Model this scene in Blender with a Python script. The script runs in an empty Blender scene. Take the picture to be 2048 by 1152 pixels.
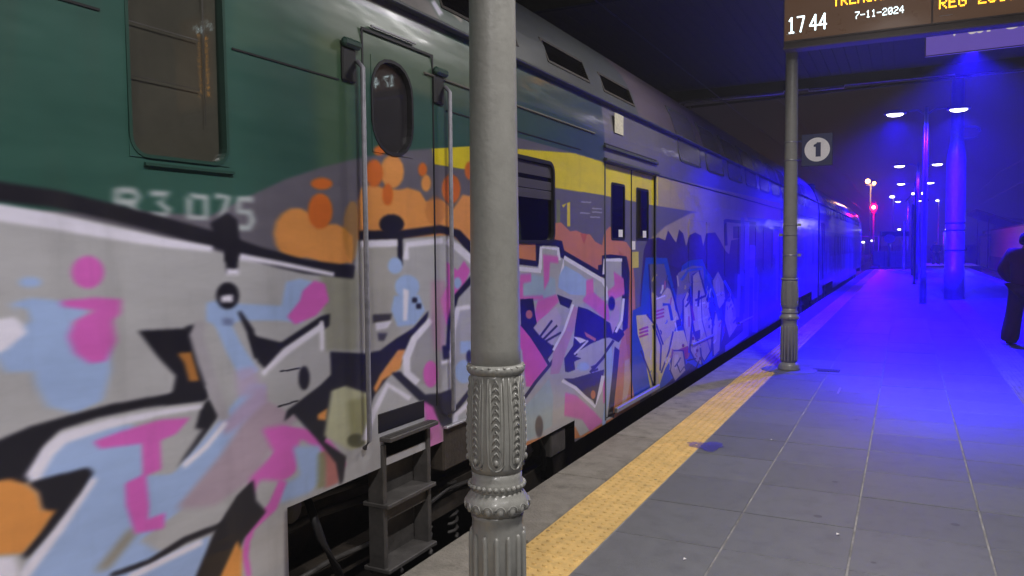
import bpy, math, random
import numpy as np
from mathutils import Vector, Matrix
random.seed(7); rng = np.random.RandomState(7)
C = bpy.context.scene.collection
R = math.radians
scene = bpy.context.scene

# ------------------------------------------------------------------ camera, world, exposure
cam = bpy.data.cameras.new('camera'); camo = bpy.data.objects.new('camera', cam); C.objects.link(camo)
r_, u_, b_ = (0.8909, 0.4540, -0.0088), (-0.0157, 0.0503, 0.9986), (0.4538, -0.8896, 0.0526)
m = Matrix(((r_[0], u_[0], b_[0], 0), (r_[1], u_[1], b_[1], 0), (r_[2], u_[2], b_[2], 1.55), (0, 0, 0, 1)))
camo.matrix_world = m
cam.sensor_width = 36.0; cam.lens = 36.0 * 1545 / 2048
cam.clip_start = 0.05; cam.clip_end = 2000
scene.camera = camo
world = bpy.data.worlds.new('World'); scene.world = world; world.use_nodes = True
nt = world.node_tree; nt.nodes.clear()
sky = nt.nodes.new('ShaderNodeTexSky'); sky.sky_type = 'NISHITA'; sky.sun_disc = False
sky.sun_elevation = R(-14.0); sky.sun_rotation = R(250); sky.air_density = 1.0; sky.dust_density = 2.0
tint = nt.nodes.new('ShaderNodeMixRGB'); tint.inputs[0].default_value = 1.0; tint.blend_type = 'ADD'
tint.inputs[2].default_value = (0.10, 0.09, 0.17, 1)      # faint light-polluted city night sky
bg = nt.nodes.new('ShaderNodeBackground'); bg.inputs[1].default_value = 0.08
wo = nt.nodes.new('ShaderNodeOutputWorld')
nt.links.new(sky.outputs[0], tint.inputs[1]); nt.links.new(tint.outputs[0], bg.inputs[0]); nt.links.new(bg.outputs[0], wo.inputs[0])
vs = scene.view_settings; scene.display_settings.display_device = 'sRGB'
vs.view_transform = 'Standard'; vs.look = 'None'; vs.exposure = 0.0; vs.gamma = 1.0; vs.use_curve_mapping = False
cy = scene.cycles
cy.use_denoising = True
cy.max_bounces = 6; cy.diffuse_bounces = 3; cy.glossy_bounces = 3; cy.transmission_bounces = 3; cy.transparent_max_bounces = 8
cy.volume_bounces = 0; cy.caustics_reflective = False; cy.caustics_refractive = False
cy.sample_clamp_indirect = 4.0
cy.volume_step_rate = 4.0

# ------------------------------------------------------------------ materials
def lin(h):
    o = []
    for i in (0, 2, 4):
        c = int(h[i:i + 2], 16) / 255
        o.append(c / 12.92 if c <= .04045 else ((c + .055) / 1.055) ** 2.4)
    return o
def mat(name, col, rough=.6, var=.12, scale=6, bump=.0, bscale=60, metal=0, spec=.5, dirt=0, dscale=3, coat=0, objvar=0, wear=None, spots=0):
    m = bpy.data.materials.new(name); m.use_nodes = True
    n = m.node_tree.nodes; l = m.node_tree.links; b = n['Principled BSDF']
    if isinstance(col, str): col = lin(col)
    tc = n.new('ShaderNodeTexCoord'); geo = n.new('ShaderNodeNewGeometry')
    nz = n.new('ShaderNodeTexNoise'); nz.inputs['Scale'].default_value = scale; nz.inputs['Detail'].default_value = 6; nz.inputs['Roughness'].default_value = .65
    l.new(geo.outputs['Position'], nz.inputs['Vector'])
    mr = n.new('ShaderNodeMapRange'); mr.inputs[1].default_value = .3; mr.inputs[2].default_value = .7
    mr.inputs[3].default_value = 1 - var; mr.inputs[4].default_value = 1 + var
    l.new(nz.outputs['Fac'], mr.inputs[0])
    mul = n.new('ShaderNodeMixRGB'); mul.blend_type = 'MULTIPLY'; mul.inputs[0].default_value = 1
    mul.inputs[1].default_value = (*col, 1); l.new(mr.outputs[0], mul.inputs[2]); last = mul.outputs[0]
    if objvar:
        oi = n.new('ShaderNodeObjectInfo'); m2 = n.new('ShaderNodeMapRange'); m2.inputs[3].default_value = 1 - objvar; m2.inputs[4].default_value = 1 + objvar
        l.new(oi.outputs['Random'], m2.inputs[0]); mx = n.new('ShaderNodeMixRGB'); mx.blend_type = 'MULTIPLY'; mx.inputs[0].default_value = 1
        l.new(last, mx.inputs[1]); l.new(m2.outputs[0], mx.inputs[2]); last = mx.outputs[0]
    if dirt:
        nd = n.new('ShaderNodeTexNoise'); nd.inputs['Scale'].default_value = dscale; nd.inputs['Detail'].default_value = 8; nd.inputs['Roughness'].default_value = .7
        l.new(geo.outputs['Position'], nd.inputs['Vector'])
        cr = n.new('ShaderNodeValToRGB'); cr.color_ramp.elements[0].position = .5; cr.color_ramp.elements[1].position = .72
        l.new(nd.outputs['Fac'], cr.inputs[0])
        md = n.new('ShaderNodeMath'); md.operation = 'MULTIPLY'; md.inputs[1].default_value = dirt; l.new(cr.outputs[0], md.inputs[0])
        mx = n.new('ShaderNodeMixRGB'); mx.inputs[2].default_value = (*(wear or (.03, .027, .022)), 1)
        l.new(md.outputs[0], mx.inputs[0]); l.new(last, mx.inputs[1]); last = mx.outputs[0]
    if spots:
        vo = n.new('ShaderNodeTexVoronoi'); vo.inputs['Scale'].default_value = spots; l.new(geo.outputs['Position'], vo.inputs['Vector'])
        c1 = n.new('ShaderNodeMath'); c1.operation = 'LESS_THAN'; c1.inputs[1].default_value = .075; l.new(vo.outputs['Distance'], c1.inputs[0])
        sp = n.new('ShaderNodeSeparateColor'); l.new(vo.outputs['Color'], sp.inputs[0])
        c2 = n.new('ShaderNodeMath'); c2.operation = 'GREATER_THAN'; c2.inputs[1].default_value = .6; l.new(sp.outputs[0], c2.inputs[0])
        c3 = n.new('ShaderNodeMath'); c3.operation = 'MULTIPLY'; l.new(c1.outputs[0], c3.inputs[0]); l.new(c2.outputs[0], c3.inputs[1])
        c4 = n.new('ShaderNodeMath'); c4.operation = 'MULTIPLY'; c4.inputs[1].default_value = .6; l.new(c3.outputs[0], c4.inputs[0])
        mx = n.new('ShaderNodeMixRGB'); mx.inputs[2].default_value = (.035, .033, .035, 1); l.new(c4.outputs[0], mx.inputs[0]); l.new(last, mx.inputs[1]); last = mx.outputs[0]
    l.new(last, b.inputs['Base Color'])
    rr = n.new('ShaderNodeMapRange'); rr.inputs[3].default_value = max(.02, rough - .1); rr.inputs[4].default_value = min(1, rough + .1)
    l.new(nz.outputs['Fac'], rr.inputs[0]); l.new(rr.outputs[0], b.inputs['Roughness'])
    b.inputs['Metallic'].default_value = metal; b.inputs['Specular IOR Level'].default_value = spec
    if coat: b.inputs['Coat Weight'].default_value = coat; b.inputs['Coat Roughness'].default_value = .12
    if bump:
        nb = n.new('ShaderNodeTexNoise'); nb.inputs['Scale'].default_value = bscale; nb.inputs['Detail'].default_value = 5
        l.new(geo.outputs['Position'], nb.inputs['Vector'])
        bp = n.new('ShaderNodeBump'); bp.inputs['Strength'].default_value = bump; bp.inputs['Distance'].default_value = .01
        l.new(nb.outputs['Fac'], bp.inputs['Height']); l.new(bp.outputs[0], b.inputs['Normal'])
    return m
def emit(name, col, s):
    m = bpy.data.materials.new(name); m.use_nodes = True; b = m.node_tree.nodes['Principled BSDF']
    b.inputs['Base Color'].default_value = (.02, .02, .02, 1)
    b.inputs['Emission Color'].default_value = (*col, 1); b.inputs['Emission Strength'].default_value = s
    return m
def glass(name, tintc=(.5, .5, .5), rough=.03, refl=.25):
    m = bpy.data.materials.new(name); m.use_nodes = True; n = m.node_tree.nodes; l = m.node_tree.links; n.clear()
    o = n.new('ShaderNodeOutputMaterial'); t = n.new('ShaderNodeBsdfTransparent'); t.inputs[0].default_value = (*tintc, 1)
    g = n.new('ShaderNodeBsdfGlossy'); g.inputs['Roughness'].default_value = rough; g.inputs[0].default_value = (.9, .9, .9, 1)
    fr = n.new('ShaderNodeLayerWeight'); pw = n.new('ShaderNodeMath'); pw.operation = 'POWER'; pw.inputs[1].default_value = 4
    ad = n.new('ShaderNodeMath'); ad.operation = 'MULTIPLY_ADD'; ad.inputs[1].default_value = .8; ad.inputs[2].default_value = refl * .3
    l.new(fr.outputs['Facing'], pw.inputs[0]); l.new(pw.outputs[0], ad.inputs[0]); mx = n.new('ShaderNodeMixShader'); l.new(ad.outputs[0], mx.inputs[0])
    l.new(t.outputs[0], mx.inputs[1]); l.new(g.outputs[0], mx.inputs[2]); l.new(mx.outputs[0], o.inputs[0])
    return m

M = {}
M['iron'] = mat('grey_painted_iron', '8f8e88', rough=.38, var=.08, scale=14, bump=.14, bscale=60, dirt=.22, dscale=34, coat=.2, wear=(.12, .115, .10))
M['slab'] = mat('dark_stone_slab', '68696c', rough=.5, var=.10, scale=11, bump=.3, bscale=160, dirt=.30, dscale=7, spots=3.2, objvar=.09, wear=(.045, .044, .046))
M['grout'] = mat('pale_grout', '8e8b8a', rough=.9, var=.45, scale=7, dirt=.8, dscale=2.2, wear=(.09, .085, .08))
M['yellow'] = mat('yellow_tactile', 'dfb972', rough=.7, var=.14, scale=9, bump=.3, bscale=120, dirt=.32, dscale=14, spots=7, objvar=.07, wear=(.10, .065, .03))
M['edge'] = mat('worn_concrete_edge', '8b857b', rough=.9, var=.2, scale=7, bump=.8, bscale=70, dirt=.6, dscale=5, spots=5, objvar=.06, wear=(.07, .062, .05))
M['lite'] = mat('pale_tactile_paving', '8a8680', rough=.8, var=.15, scale=9, bump=.5, bscale=80, dirt=.4, dscale=5, objvar=.06, wear=(.1, .095, .09))
M['conc'] = mat('concrete', '77726b', rough=.9, var=.2, scale=3, bump=.5, bscale=40, dirt=.5, dscale=2)
M['ballast'] = mat('dark_ballast', '2a2724', rough=1, var=.4, scale=30, bump=1, bscale=40)
M['soil'] = mat('dark_ground', '2c2822', rough=1, var=.4, scale=1.5, bump=1, bscale=8)
M['rust'] = mat('rusty_steel', '3a2a20', rough=.7, var=.3, scale=20)
M['steel'] = mat('brushed_steel', 'b5b4ba', rough=.35, var=.15, scale=20, metal=.6)
M['under'] = mat('grimy_underframe', '3c352e', rough=.75, var=.4, scale=8, bump=.3, bscale=40, dirt=.5, dscale=5, wear=(.05, .035, .02))
M['undergrey'] = mat('grimy_grey_steel', '4d4a48', rough=.6, var=.3, scale=9, bump=.2, bscale=40, dirt=.6, dscale=6)
M['rail'] = mat('dull_handrail', '8d8b94', rough=.5, var=.2, scale=20, metal=.3, dirt=.4, dscale=12)
M['black'] = mat('black_rubber', '1b1a1d', rough=.5, var=.2)
M['shutter'] = mat('dark_blind', '4a4650', rough=.55, var=.1)
M['blind'] = mat('olive_blind', '6e6b62', rough=.8, var=.25, scale=3)
M['white'] = mat('white_paint', 'e8e4e4', rough=.6, var=.08, dirt=.2)
M['signblue'] = mat('blue_sign', '2c3a8c', rough=.5, var=.06)
M['navy'] = mat('navy_sign', '262a55', rough=.5, var=.08)
M['housing'] = mat('brown_grey_housing', '6a5c58', rough=.55, var=.12, scale=4, dirt=.2)
M['screen'] = mat('display_glass', '4a3a30', rough=.3, var=.06)
M['screen'].node_tree.nodes['Principled BSDF'].inputs['Emission Color'].default_value = (1, .5, .25, 1); M['screen'].node_tree.nodes['Principled BSDF'].inputs['Emission Strength'].default_value = .07  # faint glow added to the screens, stands in for brown glare
M['beam'] = mat('dark_beam', '26221f', rough=.85, var=.2)
M['soffit'] = mat('canopy_boards', '3e362f', rough=.8, var=.2, scale=2, dirt=.4)
M['dgreen'] = mat('dark_green_plate', '26453b', rough=.4, var=.1)
M['red'] = mat('dark_red_jacket', '4c0e20', rough=.9, var=.25, scale=20, bump=.4, bscale=30)
M['trous'] = mat('maroon_trousers', '3c1024', rough=.95, var=.25, scale=20, bump=.4, bscale=25)
M['navyc'] = mat('navy_cloth', '14162c', rough=.95, var=.2, bump=.3, bscale=40)
M['skin'] = mat('skin', 'b98468', rough=.6, var=.06, scale=30)
M['hair'] = mat('dark_hair', '1c1512', rough=.6, var=.3, scale=60)
M['glass'] = glass('window_glass', (.85, .85, .83))
M['dglass'] = glass('dark_window_glass', (.16, .16, .16))
M['tile'] = mat('pale_wall_tile', 'c0b0b4', rough=.6, var=.1, scale=8, dirt=.3, objvar=.05)
M['roofd'] = mat('dark_roof', '2a2624', rough=.8, var=.2)
M['bank'] = mat('earth_bank', '3a221e', rough=1, var=.4, scale=.8, bump=1, bscale=3)
M['wire'] = mat('dark_wire', '2a2a2e', rough=.5, metal=.5)
M['ceram'] = mat('ceramic_insulator', 'a0988c', rough=.25)
M['blue_led'] = emit('blue_lamp_lens', (.8, .75, 1.0), 9)
M['white_led'] = emit('white_lamp_tube', (1, .95, .86), 9)
M['orange_led'] = emit('amber_led', (1.0, .42, .02), 4.5)
M['cyan_led'] = emit('white_led_digit', (.75, .95, 1.0), 3.2)
M['red_led'] = emit('red_signal_lens', (1, .10, .06), 45)
M['sodium'] = emit('sodium_lamp', (1, .45, .08), 22)
M['intl'] = emit('train_saloon_light', (.75, .9, .45), 1.0)

# ------------------------------------------------------------------ mesh builder
class MB:
    def __init__(s): s.v = []; s.f = []; s.sm = []
    def add(s, vs, fs, smooth=False):
        k = len(s.v); s.v += [tuple(p) for p in vs]; s.f += [tuple(i + k for i in f) for f in fs]; s.sm += [smooth] * len(fs); return s
    def box(s, x0, y0, z0, x1, y1, z1, bev=0):
        if bev:
            b = bev; P = []
            for (x, sx) in ((x0, 1), (x1, -1)):
                for (y, sy) in ((y0, 1), (y1, -1)):
                    for (z, sz) in ((z0, 1), (z1, -1)):
                        P += [(x, y + sy * b, z + sz * b), (x + sx * b, y, z + sz * b), (x + sx * b, y + sy * b, z)]
            import itertools
            def q(ax, side):      # main faces
                idx = [i for i in range(24) if i % 3 == ax and ((i // 3) >> (2 - ax)) & 1 == side]
                return idx
            F = []
            for ax in range(3):
                for side in (0, 1):
                    a, b2, c, d = q(ax, side); F.append((a, b2, d, c))
            for c in range(8): F.append((c * 3, c * 3 + 1, c * 3 + 2))
            for c in range(8):
                for ax in range(3):
                    c2 = c | (1 << (2 - ax))
                    if c2 != c:
                        o = [t for t in range(3) if t != ax]
                        F.append((c * 3 + o[0], c * 3 + o[1], c2 * 3 + o[1], c2 * 3 + o[0]))
            return s.add(P, F)
        P = [(x, y, z) for x in (x0, x1) for y in (y0, y1) for z in (z0, z1)]
        return s.add(P, [(0, 1, 3, 2), (4, 6, 7, 5), (0, 4, 5, 1), (2, 3, 7, 6), (0, 2, 6, 4), (1, 5, 7, 3)])
    def tube(s, pts, r, n=8, cap=True):
        pts = [Vector(p) for p in pts]; rs = r if isinstance(r, (list, tuple)) else [r] * len(pts); V = []
        for i, p in enumerate(pts):
            t = (pts[min(i + 1, len(pts) - 1)] - pts[max(i - 1, 0)]).normalized()
            a = Vector((0, 0, 1)) if abs(t.z) < .9 else Vector((1, 0, 0))
            x = t.cross(a).normalized(); y = t.cross(x)
            for k in range(n):
                g = 2 * math.pi * k / n; V.append(p + (x * math.cos(g) + y * math.sin(g)) * rs[i])
        F = [(i * n + k, i * n + (k + 1) % n, (i + 1) * n + (k + 1) % n, (i + 1) * n + k) for i in range(len(pts) - 1) for k in range(n)]
        if cap: F += [tuple(range(n))[::-1], tuple((len(pts) - 1) * n + k for k in range(n))]
        return s.add(V, F, True)
    def lathe(s, cx, cy, prof, n=32, fn=None):
        V = []
        for (z, r) in prof:
            for k in range(n):
                g = 2 * math.pi * k / n; rr = r if fn is None else fn(z, r, g); V.append((cx + rr * math.cos(g), cy + rr * math.sin(g), z))
        F = [(i * n + k, i * n + (k + 1) % n, (i + 1) * n + (k + 1) % n, (i + 1) * n + k) for i in range(len(prof) - 1) for k in range(n)]
        F += [tuple(range(n))[::-1], tuple((len(prof) - 1) * n + k for k in range(n))]
        return s.add(V, F, True)
    def ball(s, c, r, nu=10, nv=6, sc=(1, 1, 1), rot=None):
        V = []; 
        for j in range(nv + 1):
            t = math.pi * j / nv
            for i in range(nu):
                g = 2 * math.pi * i / nu
                p = Vector((r * sc[0] * math.sin(t) * math.cos(g), r * sc[1] * math.sin(t) * math.sin(g), r * sc[2] * math.cos(t)))
                if rot is not None: p = rot @ p
                V.append(Vector(c) + p)
        F = [(j * nu + i, (j + 1) * nu + i, (j + 1) * nu + (i + 1) % nu, j * nu + (i + 1) % nu) for j in range(nv) for i in range(nu)]
        return s.add(V, F, True)
    def poly(s, pts2, f, d0, d1):   # extruded polygon: f(u,v,d) -> xyz
        n = len(pts2); V = [f(u, v, d0) for u, v in pts2] + [f(u, v, d1) for u, v in pts2]
        F = [tuple(range(n)), tuple(range(n, 2 * n))[::-1]] + [(i, (i + 1) % n, (i + 1) % n + n, i + n) for i in range(n)]
        return s.add(V, F)
    def ring(s, o, i, f, d0, d1):   # frame between outer and inner outlines
        n = len(o); V = [f(u, v, d) for d in (d0, d1) for L in (o, i) for u, v in L]; F = []
        for k in range(n):
            j = (k + 1) % n
            F += [(2 * n + k, 2 * n + j, 3 * n + j, 3 * n + k), (k, j, 2 * n + j, 2 * n + k), (n + k, 3 * n + k, 3 * n + j, n + j)]
        return s.add(V, F)
    def mesh(s, name, m, org=(0, 0, 0)):
        me = bpy.data.meshes.new(name); o = Vector(org)
        me.from_pydata([tuple(Vector(p) - o) for p in s.v], [], s.f)
        me.polygons.foreach_set('use_smooth', s.sm); me.materials.append(m)
        me.update()
        return me
    def build(s, name, m, parent=None, org=None, **tags):
        if org is None:
            org = (0, 0, 0); q = parent
            w = Vector((0, 0, 0))
            while q is not None: w += q.location; q = q.parent
            org = w
        ob = bpy.data.objects.new(name, s.mesh(name, m, org)); C.objects.link(ob)
        if parent is not None: ob.parent = parent
        else: ob.location = org
        for k, v in tags.items(): ob[k] = v
        recalc(ob.data)
        return ob
import bmesh
def recalc(me):
    bm = bmesh.new(); bm.from_mesh(me); bmesh.ops.recalc_face_normals(bm, faces=bm.faces); bm.to_mesh(me); bm.free()
def rrect(x0, y0, x1, y1, r, n=5):
    o = []
    for cx, cyy, a in ((x1 - r, y1 - r, 0), (x0 + r, y1 - r, 90), (x0 + r, y0 + r, 180), (x1 - r, y0 + r, 270)):
        for k in range(n + 1):
            g = R(a + 90 * k / n); o.append((cx + r * math.cos(g), cyy + r * math.sin(g)))
    return o
def thing(name, label, cat, loc=(0, 0, 0), group=None):
    o = bpy.data.objects.new(name, None); C.objects.link(o); o.location = loc; o.empty_display_size = .2
    o['label'] = label; o['category'] = cat
    if group: o['group'] = group
    return o
def tag(o, label, cat, group=None):
    o['label'] = label; o['category'] = cat
    if group: o['group'] = group
    return o
def dup(o, loc=None, label=None, parent=None):
    c = o.copy(); C.objects.link(c); c.parent = parent
    if loc is not None: c.location = loc
    if label: c['label'] = label
    for ch in o.children: dup(ch, parent=c)
    return c
def inst(me, name, loc, parent=None):
    o = bpy.data.objects.new(name, me); C.objects.link(o); o.location = loc; o.parent = parent
    return o

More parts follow.
